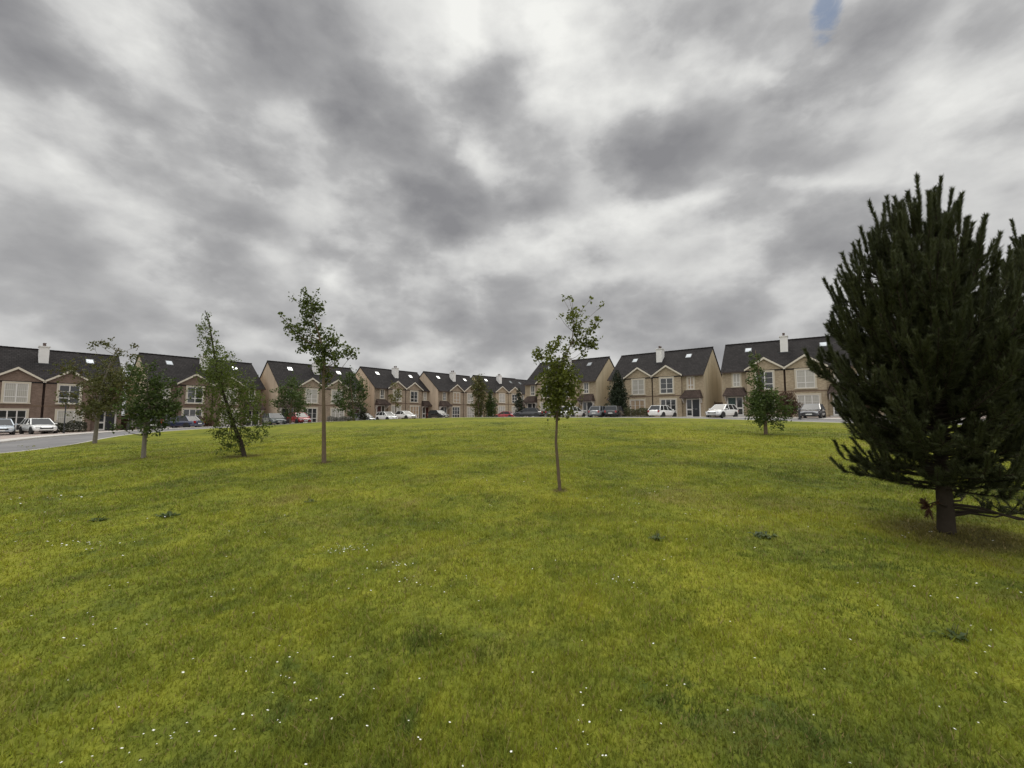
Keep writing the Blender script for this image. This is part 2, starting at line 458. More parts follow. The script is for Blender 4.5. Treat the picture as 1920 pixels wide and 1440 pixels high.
PAINT = {k: glossy(k + ' car paint', c, .22) for k, c in dict(white=(.78, .78, .76), silver=(.48, .53, .58), black=(.012, .012, .014), blue=(.035, .042, .085), red=(.33, .016, .02),
         grey=(.20, .21, .22), graphite=(.055, .052, .058), green_grey=(.10, .12, .115)).items()}
M['bark_grey'] = plain('grey bark', (.17, .15, .12), .95, .1, .45, 9)
M['bark_dark'] = plain('dark bark', (.040, .032, .024), .95, .1, .45, 12)
M['bark_brown'] = plain('brown bark', (.12, .09, .06), .95, .1, .4, 9)
LEAF = {
 'oak': leafmat('young oak leaf', (.035, .052, .012), (.115, .145, .032), .4),
 'sapling': leafmat('sapling leaf', (.045, .060, .010), (.165, .185, .028), .42),
 'birch': leafmat('birch leaf', (.048, .072, .014), (.140, .175, .034), .42),
 'dark': leafmat('dark maple leaf', (.028, .048, .013), (.090, .125, .030), .36),
 'olive': leafmat('olive maple leaf', (.048, .052, .016), (.125, .132, .036), .36, (.125, .085, .035)),
 'bush': leafmat('garden tree leaf', (.034, .056, .016), (.100, .140, .034), .38),
 'yellow': leafmat('yellow green leaf', (.075, .075, .018), (.16, .15, .035), .3),
 'cypress': leafmat('cypress spray', (.010, .016, .008), (.030, .042, .016), .15),
 'hedge': leafmat('hedge leaf', (.030, .036, .014), (.085, .090, .032), .2, (.085, .06, .035)),
 'darkhedge': leafmat('dark hedge leaf', (.014, .018, .009), (.042, .046, .020), .2),
 'smoke': leafmat('purple brown leaf', (.060, .032, .022), (.12, .075, .042), .25),
 'greyhedge': leafmat('lavender grey leaf', (.10, .10, .085), (.20, .19, .16), .2),
}

def lawn_colour(g, vec):
    """patchy mown grass: yellow-green, deep green and straw patches at their own places"""
    a = g.noise(vec, .16, 5, .62, .4)
    b = g.noise(vec, .75, 5, .65, .3)
    c = g.noise(vec, 4.0, 4, .7)
    k = g.m('ADD', g.m('ADD', g.m('MULTIPLY', a, .5), g.m('MULTIPLY', b, .42)), g.m('MULTIPLY', c, .28))
    col = g.ramp(k, [(.46, LC[0]), (.55, LC[1]), (.63, LC[2]), (.72, LC[3])])  # tone contrast also paints in the shade of the lawn's undulations
    clover = g.m('MULTIPLY', g.smooth(g.noise(vec, 1.3, 5, .7, .8), .55, .68), .6)
    col = g.mix(clover, col, (.052, .082, .020))
    straw = g.m('MULTIPLY', g.smooth(g.noise(vec, .42, 6, .72, .6), .52, .72), .7)
    col = g.mix(straw, col, LC[4])
    # bare earth and needle litter round the trunks; pine's ground shade painted in too
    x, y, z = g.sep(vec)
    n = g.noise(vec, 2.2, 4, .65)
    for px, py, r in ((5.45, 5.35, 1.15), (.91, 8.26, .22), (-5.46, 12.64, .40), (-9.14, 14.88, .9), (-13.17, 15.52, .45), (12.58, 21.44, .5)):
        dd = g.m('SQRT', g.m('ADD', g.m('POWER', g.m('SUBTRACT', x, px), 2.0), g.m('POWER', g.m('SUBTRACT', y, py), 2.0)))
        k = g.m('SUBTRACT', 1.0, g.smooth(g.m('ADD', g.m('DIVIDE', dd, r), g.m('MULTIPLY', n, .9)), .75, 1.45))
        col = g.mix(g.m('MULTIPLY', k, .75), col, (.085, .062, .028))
    return col
LC = [(.073, .093, .020), (.142, .165, .022), (.210, .224, .026), (.268, .263, .030), (.215, .175, .062)]
def lawn_mat():
    m_, g, b = new_mat('lawn grass')
    co = g.n('ShaderNodeTexCoord').outputs['Object']
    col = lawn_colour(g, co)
    fine = g.noise(co, 26, 3, .75)
    hue = g.n('ShaderNodeHueSaturation')
    g.put(hue.inputs['Value'], g.m('ADD', .35, g.m('MULTIPLY', fine, .75)))
    g.put(hue.inputs['Color'], col)
    g.put(b.inputs['Base Color'], hue.outputs[0])
    b.inputs['Roughness'].default_value = .95
    b.inputs['Specular IOR Level'].default_value = .1
    bp = g.n('ShaderNodeBump'); bp.inputs['Strength'].default_value = .7; bp.inputs['Distance'].default_value = .06
    g.put(bp.inputs['Height'], g.m('ADD', g.m('MULTIPLY', g.noise(co, 3.2, 4, .65), 1.2), g.m('MULTIPLY', g.noise(co, 14, 3, .7), .5)))
    g.put(b.inputs['Normal'], bp.outputs[0])
    return m_
def blade_mat():
    m_, g, b = new_mat('grass blade')
    nt = m_.node_tree
    co = g.n('ShaderNodeTexCoord').outputs['Object']
    x, y, z = g.sep(co)
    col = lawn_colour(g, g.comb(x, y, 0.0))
    isl = g.n('ShaderNodeNewGeometry').outputs['Random Per Island']
    hue = g.n('ShaderNodeHueSaturation')
    g.put(hue.inputs['Hue'], g.m('ADD', .485, g.m('MULTIPLY', isl, .03)))
    g.put(hue.inputs['Value'], g.m('ADD', .85, g.m('MULTIPLY', isl, .8)))
    g.put(hue.inputs['Color'], col)
    c2 = g.mix(g.m('GREATER_THAN', isl, .93), hue.outputs[0], (.30, .24, .10))
    g.put(b.inputs['Base Color'], c2)
    b.inputs['Roughness'].default_value = .6
    b.inputs['Specular IOR Level'].default_value = .2
    tr = g.n('ShaderNodeBsdfTranslucent'); g.put(tr.inputs[0], c2)
    mx = g.n('ShaderNodeMixShader'); mx.inputs[0].default_value = .5
    nt.links.new(b.outputs[0], mx.inputs[1]); nt.links.new(tr.outputs[0], mx.inputs[2])
    nt.links.new(mx.outputs[0], nt.nodes['Material Output'].inputs[0])
    return m_
def asphalt_mat():
    m_, g, b = new_mat('worn asphalt')
    co = g.n('ShaderNodeTexCoord').outputs['Object']
    f = g.m('ADD', g.m('MULTIPLY', g.noise(co, .35, 5, .65), .7), g.m('MULTIPLY', g.noise(co, 30, 3, .7), .3))
    g.put(b.inputs['Base Color'], g.ramp(f, [(.3, (.085, .082, .084)), (.5, (.14, .135, .135)), (.7, (.19, .185, .18))]))
    b.inputs['Roughness'].default_value = .75
    return m_
def paving_mat():
    m_, g, b = new_mat('driveway paving')
    co = g.n('ShaderNodeTexCoord').outputs['Object']
    x, y, z = g.sep(co)
    bt = g.n('ShaderNodeTexBrick')
    g.put(bt.inputs['Vector'], g.comb(x, y, 0.0))
    bt.inputs['Scale'].default_value = 1.0; bt.inputs['Brick Width'].default_value = .2; bt.inputs['Row Height'].default_value = .1
    bt.inputs['Mortar Size'].default_value = .004
    g.put(bt.inputs['Color1'], (.33, .27, .235)); g.put(bt.inputs['Color2'], (.26, .215, .19)); g.put(bt.inputs['Mortar'], (.14, .12, .10))
    hue = g.n('ShaderNodeHueSaturation')
    g.put(hue.inputs['Value'], g.m('ADD', .6, g.m('MULTIPLY', g.noise(co, .5, 5, .65), .8)))
    g.put(hue.inputs['Color'], bt.outputs['Color'])
    r = g.m('SQRT', g.m('ADD', g.m('MULTIPLY', x, x), g.m('POWER', g.m('SUBTRACT', y, 40.0), 2.0)))
    far = g.smooth(g.m('ADD', r, g.m('MULTIPLY', g.noise(co, .05, 3, .6), 25.0)), 100, 118)
    g.put(b.inputs['Base Color'], g.mix(far, hue.outputs[0], g.mix(g.noise(co, .03, 6, .65), (.05, .075, .02), (.12, .14, .03))))
    b.inputs['Roughness'].default_value = .9
    return m_
M['lawn'] = lawn_mat(); M['blade'] = blade_mat(); M['asphalt'] = asphalt_mat(); M['paving'] = paving_mat()

# ------------------------------------------------------------------ ground, lawn, road
def catmull(P, sub):
    P = np.array(P, float); n = len(P); out = []
    for i in range(n):
        p0, p1, p2, p3 = P[i - 1], P[i], P[(i + 1) % n], P[(i + 2) % n]
        for k in range(sub):
            t = k / sub
            out.append(.5 * ((2 * p1) + (-p0 + p2) * t + (2 * p0 - 5 * p1 + 4 * p2 - p3) * t ** 2 + (-p0 + 3 * p1 - 3 * p2 + p3) * t ** 3))
    return np.array(out)
ring = [e[:2] for e in EDGE]
ring = ring[:8] + [(-8.2, 61.0), (-1.6, 55.8)] + ring[8:] + [(33, 27), (38, 16), (39, 4), (35, -12), (20, -23), (0, -26), (-14, -22), (-21, -9), (-23, 3), (-23.8, 12)]
LOOP = catmull(ring, 14)
nl = len(LOOP)
nrm = np.roll(LOOP, -1, 0) - np.roll(LOOP, 1, 0)
for _ in range(6): nrm = (np.roll(nrm, 1, 0) + nrm + np.roll(nrm, -1, 0)) / 3
nrm = np.c_[-nrm[:, 1], nrm[:, 0]]; nrm /= np.linalg.norm(nrm, axis=1)[:, None]

# one ground sheet out to the horizon
xs = np.unique(np.concatenate([np.linspace(-110, 110, 89), np.array([-3500, -1800, -900, -500, -300, -200, -150, 150, 200, 300, 500, 900, 1800, 3500])]))
ys = np.unique(np.concatenate([np.linspace(-60, 160, 89), np.array([-3500, -1500, -700, -350, -180, -100, 200, 260, 350, 500, 900, 1800, 3500])]))
gx, gy = np.meshgrid(xs, ys)
gz = hgt(gx, gy) - .10
inside = np.zeros(gx.shape)
gz_low = gz.copy()
nx_, ny_ = len(xs), len(ys)
f_ = [(j * nx_ + i, j * nx_ + i + 1, (j + 1) * nx_ + i + 1, (j + 1) * nx_ + i) for j in range(ny_ - 1) for i in range(nx_ - 1)]
# under the lawn and road the sheet drops, so that they lie clear of it
ang = np.arctan2(gx, gy); rad = np.hypot(gx, gy)
la = np.arctan2(LOOP[:, 0], LOOP[:, 1]); lr = np.hypot(LOOP[:, 0], LOOP[:, 1])
o_ = np.argsort(la)
re_ = np.interp(ang, la[o_], lr[o_], period=2 * math.pi)
gz = np.where(rad < re_ + 5.0, gz - .25, gz)
structure(mesh_obj('ground', np.c_[gx.ravel(), gy.ravel(), gz.ravel()], f_, M['paving'], smooth=True))

# lawn: rings from the camera's feet outwards to the kerb
NA = 900
aa = np.linspace(-math.pi, math.pi, NA, endpoint=False)
rr = np.interp(aa, la[o_], lr[o_], period=2 * math.pi)
t_ = np.concatenate([np.linspace(.004, .06, 8, endpoint=False), np.linspace(.06, .4, 70, endpoint=False), np.linspace(.4, 1, 50)])
lv = [(0, 0, float(lawn_z(np.array([0.]), np.array([0.]))[0]))]
X = np.outer(t_, rr * np.sin(aa)); Y = np.outer(t_, rr * np.cos(aa))
Z = lawn_z(X, Y)
lv += list(zip(X.ravel(), Y.ravel(), Z.ravel()))
lf = [(0, 1 + (i + 1) % NA, 1 + i) for i in range(NA)]
for k in range(len(t_) - 1):
    b0, b1 = 1 + k * NA, 1 + (k + 1) * NA
    lf += [(b0 + i, b0 + (i + 1) % NA, b1 + (i + 1) % NA, b1 + i) for i in range(NA)]
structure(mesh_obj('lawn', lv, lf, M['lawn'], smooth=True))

def strip(name, offs, dz, mat):
    V = []; F_ = []
    m_ = len(offs)
    for i in range(nl):
        for o in offs:
            p = LOOP[i] + nrm[i] * o
            V.append((p[0], p[1], 0))
    V = np.array(V)
    V[:, 2] = hgt(V[:, 0], V[:, 1]) + np.tile(np.array(dz), nl)
    for i in range(nl):
        j = (i + 1) % nl
        for k in range(m_ - 1):
            F_.append((i * m_ + k, i * m_ + k + 1, j * m_ + k + 1, j * m_ + k))
    return structure(mesh_obj(name, V, F_, mat))
strip('kerb', [-.05, .0, .12, .13, .13], [-.05, .02, .02, 0, -.2], M['concrete'])
strip('road', [.10, 2, 4, 5.6], [-.085] * 4, M['asphalt'])
strip('pavement', [5.58, 5.59, 5.75, 7.0, 7.02], [-.2, .02, .022, .024, -.25], M['concrete'])

# ------------------------------------------------------------------ grass blades near the camera
def grass():
    n = 980000
    az_ = rng.uniform(-R(84), R(84), n)
    u_ = rng.random(n)
    p = -.50                                             # areal density falls with distance
    r0, r1 = .8, 42.0
    r = (r0 ** (p + 1) + u_ * (r1 ** (p + 1) - r0 ** (p + 1))) ** (1 / (p + 1))
    fd = np.clip((r - 9) / 33, 0, 1); keep = (rng.random(n) > fd * fd * (3 - 2 * fd)) & (r * 1.02 < np.interp(az_, la[o_], lr[o_], period=2 * math.pi))
    az_ = az_[keep]; r = r[keep]; n = len(r)
    x = r * np.sin(az_); y = r * np.cos(az_)
    # tufts: a share of the blades gathers round scattered clump centres
    nc = 34000
    ca = rng.uniform(-R(84), R(84), nc); cr_ = rng.choice(r, nc)
    own = rng.random(n) < .34
    ix = np.searchsorted(np.sort(cr_), r[own]) % nc
    od = np.argsort(cr_)
    pick = od[np.clip(ix + rng.integers(-40, 40, own.sum()), 0, nc - 1)]
    sg = .018 + .012 * rng.random(own.sum())
    x[own] = cr_[pick] * np.sin(ca[pick]) + rng.normal(0, 1, own.sum()) * sg * (1 + cr_[pick] * .06)
    y[own] = cr_[pick] * np.cos(ca[pick]) + rng.normal(0, 1, own.sum()) * sg * (1 + cr_[pick] * .06)
    r = np.hypot(x, y)
    z = lawn_z(x, y)
    grow = .75 + .5 * np.sin(x * 2.3 + 1.1 * np.sin(y * 1.7)) * np.sin(y * 2.1) * .5 + .4 * rng.random(n)
    h = (.020 + .024 * rng.random(n)) * grow * (1 + r * .02)
    w = (.0020 + .0014 * rng.random(n)) * (1 + r * .19)
    th = rng.uniform(0, 2 * math.pi, n)
    ln = rng.normal(0, .75, n); la_ = rng.uniform(0, 2 * math.pi, n)
    bx, by = np.cos(th) * w, np.sin(th) * w
    tx, ty = np.cos(la_) * h * np.abs(ln) , np.sin(la_) * h * np.abs(ln)
    V = np.empty((n, 3, 3), np.float32)
    V[:, 0] = np.c_[x - bx, y - by, z - .004]
    V[:, 1] = np.c_[x + bx, y + by, z - .004]
    V[:, 2] = np.c_[x + tx, y + ty, z + h]
    o = fast_obj('grass', V.reshape(-1, 3), 3, M['blade'])
    structure(o, 'stuff')
grass()

def daisies():
    m_, g_, b = new_mat('daisy petal')
    g_.put(b.inputs['Base Color'], g_.mix(g_.noise(g_.n('ShaderNodeTexCoord').outputs['Object'], 8, 2, .5), (.62, .62, .54), (.74, .74, .70)))
    pts = []
    for cx, cy, n, sp in [(-1.95, 5.0, 22, .13), (-1.75, 5.1, 14, .09), (-1.2, 4.45, 16, .12), (-5.2, 5.3, 22, .22), (-.9, 4.0, 9, .2), (.95, 3.95, 10, .12), (-1.4, 2.55, 26, .32), (-1.7, 2.15, 18, .22),
                          (.1, 2.2, 16, .35), (.75, 2.3, 12, .4), (2.9, 6.2, 4, .2), (1.9, 7.2, 7, .4), (4.9, 5.3, 4, .12), (-8.5, 8, 12, .8), (-6.5, 6.0, 14, .8), (-3.6, 3.2, 10, .5),
                          (3.3, 3.6, 9, .5), (2.2, 2.2, 7, .6), (0, 9.5, 8, .5), (-3.2, 9.8, 10, .9), (2.6, 8.2, 6, .5)]:
        for _ in range(n):
            pts.append((cx + random.gauss(0, sp), cy + random.gauss(0, sp * .7)))
    for _ in range(110):
        r = random.uniform(1.9, 7.5); a = random.uniform(-.95, .95)
        pts.append((r * math.sin(a), r * math.cos(a)))
    P_ = np.array(pts); z = lawn_z(P_[:, 0], P_[:, 1])
    V = []; F_ = []
    for (x, y), zz_ in zip(P_, z):
        rd = random.uniform(.0035, .0070) * (1 + max(0, math.hypot(x, y) - 2) * .16); hh = zz_ + random.uniform(.035, .055)
        tx, ty = random.uniform(-.4, .4), random.uniform(-.5, .2)
        b0 = len(V)
        V.append((x, y, hh + .003))
        for k in range(8):
            rk = rd * (1 if k % 2 else .8)
            a = k * math.pi / 4
            dx_, dy_ = rk * math.cos(a), rk * math.sin(a)
            V.append((x + dx_, y + dy_, hh + dx_ * tx + dy_ * ty))
        for k in range(8): F_.append((b0, b0 + 1 + k, b0 + 1 + (k + 1) % 8))
    structure(mesh_obj('daisies', V, F_, m_), 'stuff')
daisies()

# ------------------------------------------------------------------ houses
BW, BD, HE, HR = 12.78, 8.6, 5.37, 9.0
hw, hd = BW / 2, BD / 2
YF = -hd - .35            # face of the projecting front gables
SL = (HR - HE) / hd
def mesh_of(mb, name, nmat):
    me = bpy.data.meshes.new(name)
    me.from_pydata(mb.v, [], mb.f)
    for _ in range(nmat): me.materials.append(None)
    me.polygons.foreach_set('material_index', mb.mi)
    me.update()
    return me
PROTO = {}
def proto(name, mb, nmat=1):
    PROTO[name] = mesh_of(mb, name, nmat)
def inst(mesh_key, name, parent, mats, loc=(0, 0, 0), sx=1):
    o = bpy.data.objects.new(name, PROTO[mesh_key])
    C.objects.link(o); o.parent = parent; o.location = loc
    if sx != 1: o.scale = (sx, 1, 1)
    for i, m_ in enumerate(mats):
        o.material_slots[i].link = 'OBJECT'; o.material_slots[i].material = m_
    return o
# wall body: brick front, rendered sides and back
b = MB()
zb0 = -1.2
P_ = [(-hw, -hd, zb0), (hw, -hd, zb0), (hw, hd, zb0), (-hw, hd, zb0), (-hw, -hd, HE), (hw, -hd, HE), (hw, hd, HE), (-hw, hd, HE), (-hw, 0, HR - .06), (hw, 0, HR - .06)]
b.poly(P_, [(0, 1, 5, 4)], 0)
b.poly(P_, [(1, 2, 6, 9, 5), (3, 0, 4, 8, 7), (2, 3, 7, 6)], 1)
proto('wall', b, 2)
b = MB()
b.prism([(.10, zb0), (3.75, zb0), (3.75, 5.37), (1.925, 6.58), (.10, 5.37)], YF, -hd - .003)
b.prism([(.10, 5.30), (3.75, 5.30), (1.925, 6.51)], -hd - .003, -hd + 1.6)
proto('gable_front', b)
# roof slabs
b = MB()
ov, vg, th_ = .38, .10, .13
for s_ in (-1, 1):
    y1, z1 = s_ * (hd + ov), HE - SL * ov
    p = [(-hw - vg, 0, HR), (hw + vg, 0, HR), (hw + vg, y1, z1), (-hw - vg, y1, z1)]
    q = [(x, y, z + th_) for x, y, z in p]
    if s_ < 0: b.hexa([p[3], p[2], p[1], p[0], q[3], q[2], q[1], q[0]])
    else: b.hexa([p[0], p[1], p[2], p[3], q[0], q[1], q[2], q[3]])
proto('roof', b)
b = MB()
n_t = 30
for i in range(n_t):
    x0 = -hw - vg + i * (BW + 2 * vg) / n_t
    b.prism([(x0 + .01, HR + .08), (x0 + .46, HR + .08), (x0 + .46, HR + .20), (x0 + .01, HR + .18)], -.11 - .003 * (i % 2), .11 + .003 * (i % 2))
proto('ridge', b)
# little roof over each front gable
b = MB()
gs = (6.58 - 5.37) / 1.825
for s_ in (-1, 1):
    x1 = 1.925 + s_ * 2.05; z1 = 6.60 - gs * 2.05
    p = [(1.925, YF - .22, 6.60), (1.925, -hd + 2.0, 6.60), (x1, -hd + 2.0, z1), (x1, YF - .22, z1)]
    q = [(x, y, z + .10) for x, y, z in p]
    if s_ > 0: b.hexa([p[3], p[2], p[1], p[0], q[3], q[2], q[1], q[0]])
    else: b.hexa([p[0], p[1], p[2], p[3], q[0], q[1], q[2], q[3]])
proto('gable_roof', b)
b = MB()
for s_ in (-1, 1):
    x1 = 1.925 + s_ * 2.03
    zt = 6.66; ze = zt - gs * 2.03
    pts = [(1.925, zt), (x1, ze), (x1, ze - .20), (1.925, zt - .24)]
    if s_ < 0: pts = pts
    else: pts = pts[::-1]
    b.prism(pts, YF - .26, YF - .225)
proto('barge_board', b)
b = MB()
b.prism([(-.38, 7.0), (.38, 7.0), (.38, 9.25), (-.38, 9.25)], -2.0, -.95)
proto('chimney', b)
b = MB(); b.box(-.45, .45, -2.07, -.88, 9.25, 9.36); proto('chimney_cap', b)
b = MB(); b.tube([(0, 0, 9.36), (0, 0, 9.60), (0, 0, 9.66), (0, 0, 9.72)], [.13, .105, .15, .13], 10); proto('chimney_pot', b)
b = MB(); b.box(-.62, .62, -2.16, -.8, 7.2, 7.42); proto('chimney_flashing', b)
# roof windows
def onslope(yc, x0, x1, half, lift0, lift1, b_):
    p = []
    for l in (lift0, lift1):
        for (x, y) in ((x0, yc - half), (x1, yc - half), (x1, yc + half), (x0, yc + half)):
            p.append((x, y, HR + SL * y + th_ + l))
    b_.hexa(p)
b = MB(); onslope(-1.32, -.37, .37, .34, -.05, .07, b); proto('skylight_frame', b)
b = MB(); onslope(-1.32, -.30, .30, .27, .071, .085, b); proto('skylight_pane', b)
# windows: cream surround, white frame with bars, panes
def window_proto(key, w, h, cols, low, bars=0):
    b = MB(); t = .17
    b.box(-w / 2, -w / 2 + t, -.07, .05, 0, h); b.box(w / 2 - t, w / 2, -.07, .05, 0, h)
    b.box(-w / 2 + t, w / 2 - t, -.07, .05, h - t, h); b.box(-w / 2 - .06, w / 2 + .06, -.13, .05, -.11, 0)
    proto(key + '_surround', b)
    b = MB(); x0, x1, z0, z1 = -w / 2 + t, w / 2 - t, 0.0, h - t; f = .065
    b.box(x0, x0 + f, -.04, .04, z0, z1); b.box(x1 - f, x1, -.04, .04, z0, z1)
    b.box(x0 + f, x1 - f, -.04, .04, z0, z0 + f); b.box(x0 + f, x1 - f, -.04, .04, z1 - f, z1)
    cw = (x1 - x0) / cols
    for i in range(1, cols): b.box(x0 + i * cw - .045, x0 + i * cw + .045, -.042, .04, z0 + f, z1 - f)
    zl = z0 + low * (z1 - z0)
    if low:
        for i in range(cols): b.box(x0 + i * cw + .05, x0 + (i + 1) * cw - .05, -.038, .04, zl - .04, zl + .04)
    for k in range(1, bars + 1):
        zz_ = zl + (z1 - zl) * k / (bars + 1)
        for i in range(cols): b.box(x0 + i * cw + .05, x0 + (i + 1) * cw - .05, -.03, .035, zz_ - .014, zz_ + .014)
    proto(key + '_frame', b)
    b = MB(); b.box(x0 + .01, x1 - .01, -.012, .03, z0 + .01, z1 - .01); proto(key + '_pane', b)
window_proto('upper', 1.98, 2.15, 2, .30, 1)
window_proto('ground', 2.30, 2.25, 3, .30, 1)
window_proto('small', 1.05, 1.72, 2, .33, 0)
# entrance: canopy on brackets, door, sidelight, surround
b = MB()
for i, (x0, x1) in enumerate([(3.78, 6.22)]):
    yb = -hd - .003; yf = -hd - 1.15
    p = [(x0, yf, 2.42), (x1, yf, 2.42), (x1, yb, 2.42), (x0, yb, 2.42), (x0 + .45, yb - .25, 3.25), (x1 - .45, yb - .25, 3.25), (x1 - .25, yb, 3.30), (x0 + .25, yb, 3.30)]
    b.hexa(p)
proto('canopy', b)
b = MB(); b.box(3.74, 6.26, -hd - 1.19, -hd - .003, 2.26, 2.415); proto('canopy_fascia', b)
b = MB()
for xx in (0,):
    b.hexa([(xx - .05, -hd - .10, 1.65), (xx + .05, -hd - .10, 1.65), (xx + .05, -hd, 1.65), (xx - .05, -hd, 1.65), (xx - .05, -hd - .9, 2.255), (xx + .05, -hd - .9, 2.255), (xx + .05, -hd, 2.255), (xx - .05, -hd, 2.255)])
proto('canopy_bracket', b)
b = MB()
y0, y1 = -hd - .09, -hd + .02
b.box(4.20, 4.33, y0, y1, -.02, 2.24); b.box(4.87, 5.0, y0, y1, -.02, 2.10); b.box(5.80, 5.95, y0, y1, -.02, 2.24)
b.box(4.33, 5.80, y0, y1, 2.10, 2.24); b.box(4.33, 4.87, y0 + .01, y1, .78, .96); b.box(4.33, 4.87, y0 + .01, y1, -.02, .14)
proto('door_frame', b)
b = MB(); b.box(4.33, 4.87, -hd - .05, -hd + .01, .14, 2.10); proto('sidelight', b)
b = MB(); b.box(5.0, 5.80, -hd - .06, -hd + .01, 0, 2.10)
for (z0, z1) in ((.18, .85), (1.0, 1.9)):
    for (x0, x1) in ((5.10, 5.37), (5.43, 5.70)): b.box(x0, x1, -hd - .075, -hd - .06, z0, z1)
proto('door', b)
b = MB(); b.box(5.06, 5.10, -hd - .12, -hd - .06, .95, 1.07); proto('door_handle', b)
b = MB(); b.box(5.27, 5.53, -hd - .085, -hd - .061, .90, .96); proto('letter_box', b)
b = MB(); b.box(3.9, 6.1, -hd - 1.3, -hd - .01, -1.0, -.03); proto('doorstep', b)
b = MB(); b.box(.06, 3.79, YF - .03, YF - .003, 2.60, 2.74); proto('string_course', b)
b = MB(); b.tube([(0, -hd - .12, -.1), (0, -hd - .12, 5.2)], [.055, .055], 8); b.box(-.07, .07, -hd - .22, -hd - .05, 5.2, 5.38); proto('downpipe', b)
b = MB(); b.box(3.98, hw + .08, -hd - ov - .10, -hd - ov + .02, HE - SL * ov - .02, HE - SL * ov + .10); proto('gutter', b)
b = MB(); b.box(-.45, .45, -.28, 0, 0, .34); proto('meter_box', b)

def house(key, label, brk, dash, doors, fills, small):
    X, Y, th, zb = BLOCKS[key]
    u, v = axes(key)
    rz = math.atan2(u[1], u[0])
    e = empty('house', (X, Y, zb), rz, label, 'house', 'pairs of semi-detached houses round the green')
    inst('wall', 'wall', e, [brk, dash])
    rf = inst('roof', 'roof', e, [M['roof']])
    inst('ridge', 'ridge_tiles', rf, [M['ridge']])
    ch = inst('chimney', 'chimney', e, [M['chimney']])
    inst('chimney_cap', 'chimney_cap', ch, [M['chimney']]); [inst('chimney_pot', 'chimney_pot', ch, [M['pot']], (0, yy, 0)) for yy in (-1.72, -1.25)]; inst('chimney_flashing', 'flashing', ch, [M['darkmetal']])
    inst('downpipe', 'downpipe', e, [M['gutter']])
    for i, s_ in enumerate((-1, 1)):
        gf = inst('gable_front', 'front_gable', e, [brk], sx=s_)
        inst('string_course', 'string_course', gf, [M['band']])
        gr = inst('gable_roof', 'gable_roof', e, [M['roof']], sx=s_)
        inst('barge_board', 'barge_board', gr, [M['barge']])
        inst('gutter', 'gutter', e, [M['gutter']], sx=s_)
        sk = inst('skylight_frame', 'skylight', e, [M['darkmetal']], (s_ * 3.76, 0, 0))
        inst('skylight_pane', 'pane', sk, [M['skyglass']])
        for kind, ux, z0, yy, fill in (('upper', 1.92, 2.98, YF, fills[i][0]), ('ground', 2.08, .12, YF, fills[i][1]), ('small', 4.83, 3.42, -hd, small[i])):
            w_ = inst(kind + '_surround', 'window', e, [M['trim']], (s_ * ux, yy, z0))
            inst(kind + '_frame', 'frame', w_, [M['white']]); inst(kind + '_pane', 'pane', w_, [M[fill]])
        cn = inst('canopy', 'canopy', e, [M['canopy_tile']], sx=s_)
        inst('canopy_fascia', 'fascia', cn, [M['gutter']]); [inst('canopy_bracket', 'bracket', cn, [M['white']], (xx, 0, 0)) for xx in (3.95, 6.05)]
        df = inst('door_frame', 'door_frame', e, [M['white']], sx=s_)
        inst('sidelight', 'sidelight', df, [M['glass']])
        dr = inst('door', 'door', e, [M['door_' + doors[i]]], sx=s_)
        inst('door_handle', 'handle', dr, [M['metal']]); inst('letter_box', 'letter_box', dr, [M['metal']])
        inst('doorstep', 'doorstep', e, [M['concrete']], sx=s_)
    return e
G_, N_, B_ = 'glass', 'net', 'blind'
house('R1', 'buff brick house pair right behind the graphite car, nearest the big pine', M['brick_buff'], M['dash'], ('green', 'dark'), ((G_, G_), (N_, N_)), (N_, N_))
house('R2', 'buff brick house pair standing behind the dark cypress and the low hedge', M['brick_buff'], M['dash'], ('brown', 'dark'), ((N_, B_), (G_, G_)), (G_, B_))
house('R3', 'buff brick house pair behind the thin sapling in the middle of the lawn', M['brick_buff'], M['dash'], ('dark', 'dark'), ((G_, N_), (G_, G_)), (G_, G_))
house('R0', 'buff brick house pair hidden behind the big dark pine', M['brick_buff'], M['dash'], ('dark', 'brown'), ((N_, G_), (G_, N_)), (G_, G_))
house('B1', 'red brown brick house pair at the left end of the road, leftmost of all', M['brick_red'], M['dash'], ('dark', 'dark'), ((N_, G_), (G_, N_)), (G_, G_))
house('B2', 'red brown brick house pair behind the leaning birch and the dark blue car', M['brick_red'], M['dash'], ('brown', 'dark'), ((G_, G_), (N_, N_)), (N_, G_))
house('B3', 'tan brick house pair with beige gable wall behind the red car', M['brick_tan'], M['dash_pink'], ('dark', 'brown'), ((N_, G_), (N_, N_)), (G_, N_))
house('B4', 'tan brick house pair behind two white cars, with white chimney and two roof windows', M['brick_tan'], M['dash_pink'], ('brown', 'brown'), ((N_, N_), (G_, B_)), (G_, N_))
house('B5', 'tan brick house pair behind the small black car with the pale windscreen', M['brick_tan'], M['dash_pink'], ('dark', 'dark'), ((B_, G_), (N_, N_)), (G_, G_))
house('B6', 'tan brick house pair far back behind the two slender trees and dark red car', M['brick_buff'], M['dash'], ('dark', 'brown'), ((N_, N_), (G_, N_)), (N_, N_))
house('B7', 'farthest house pair, mostly hidden, only its roof and white chimney showing', M['brick_buff'], M['dash'], ('dark', 'dark'), ((N_, N_), (N_, N_)), (G_, G_))

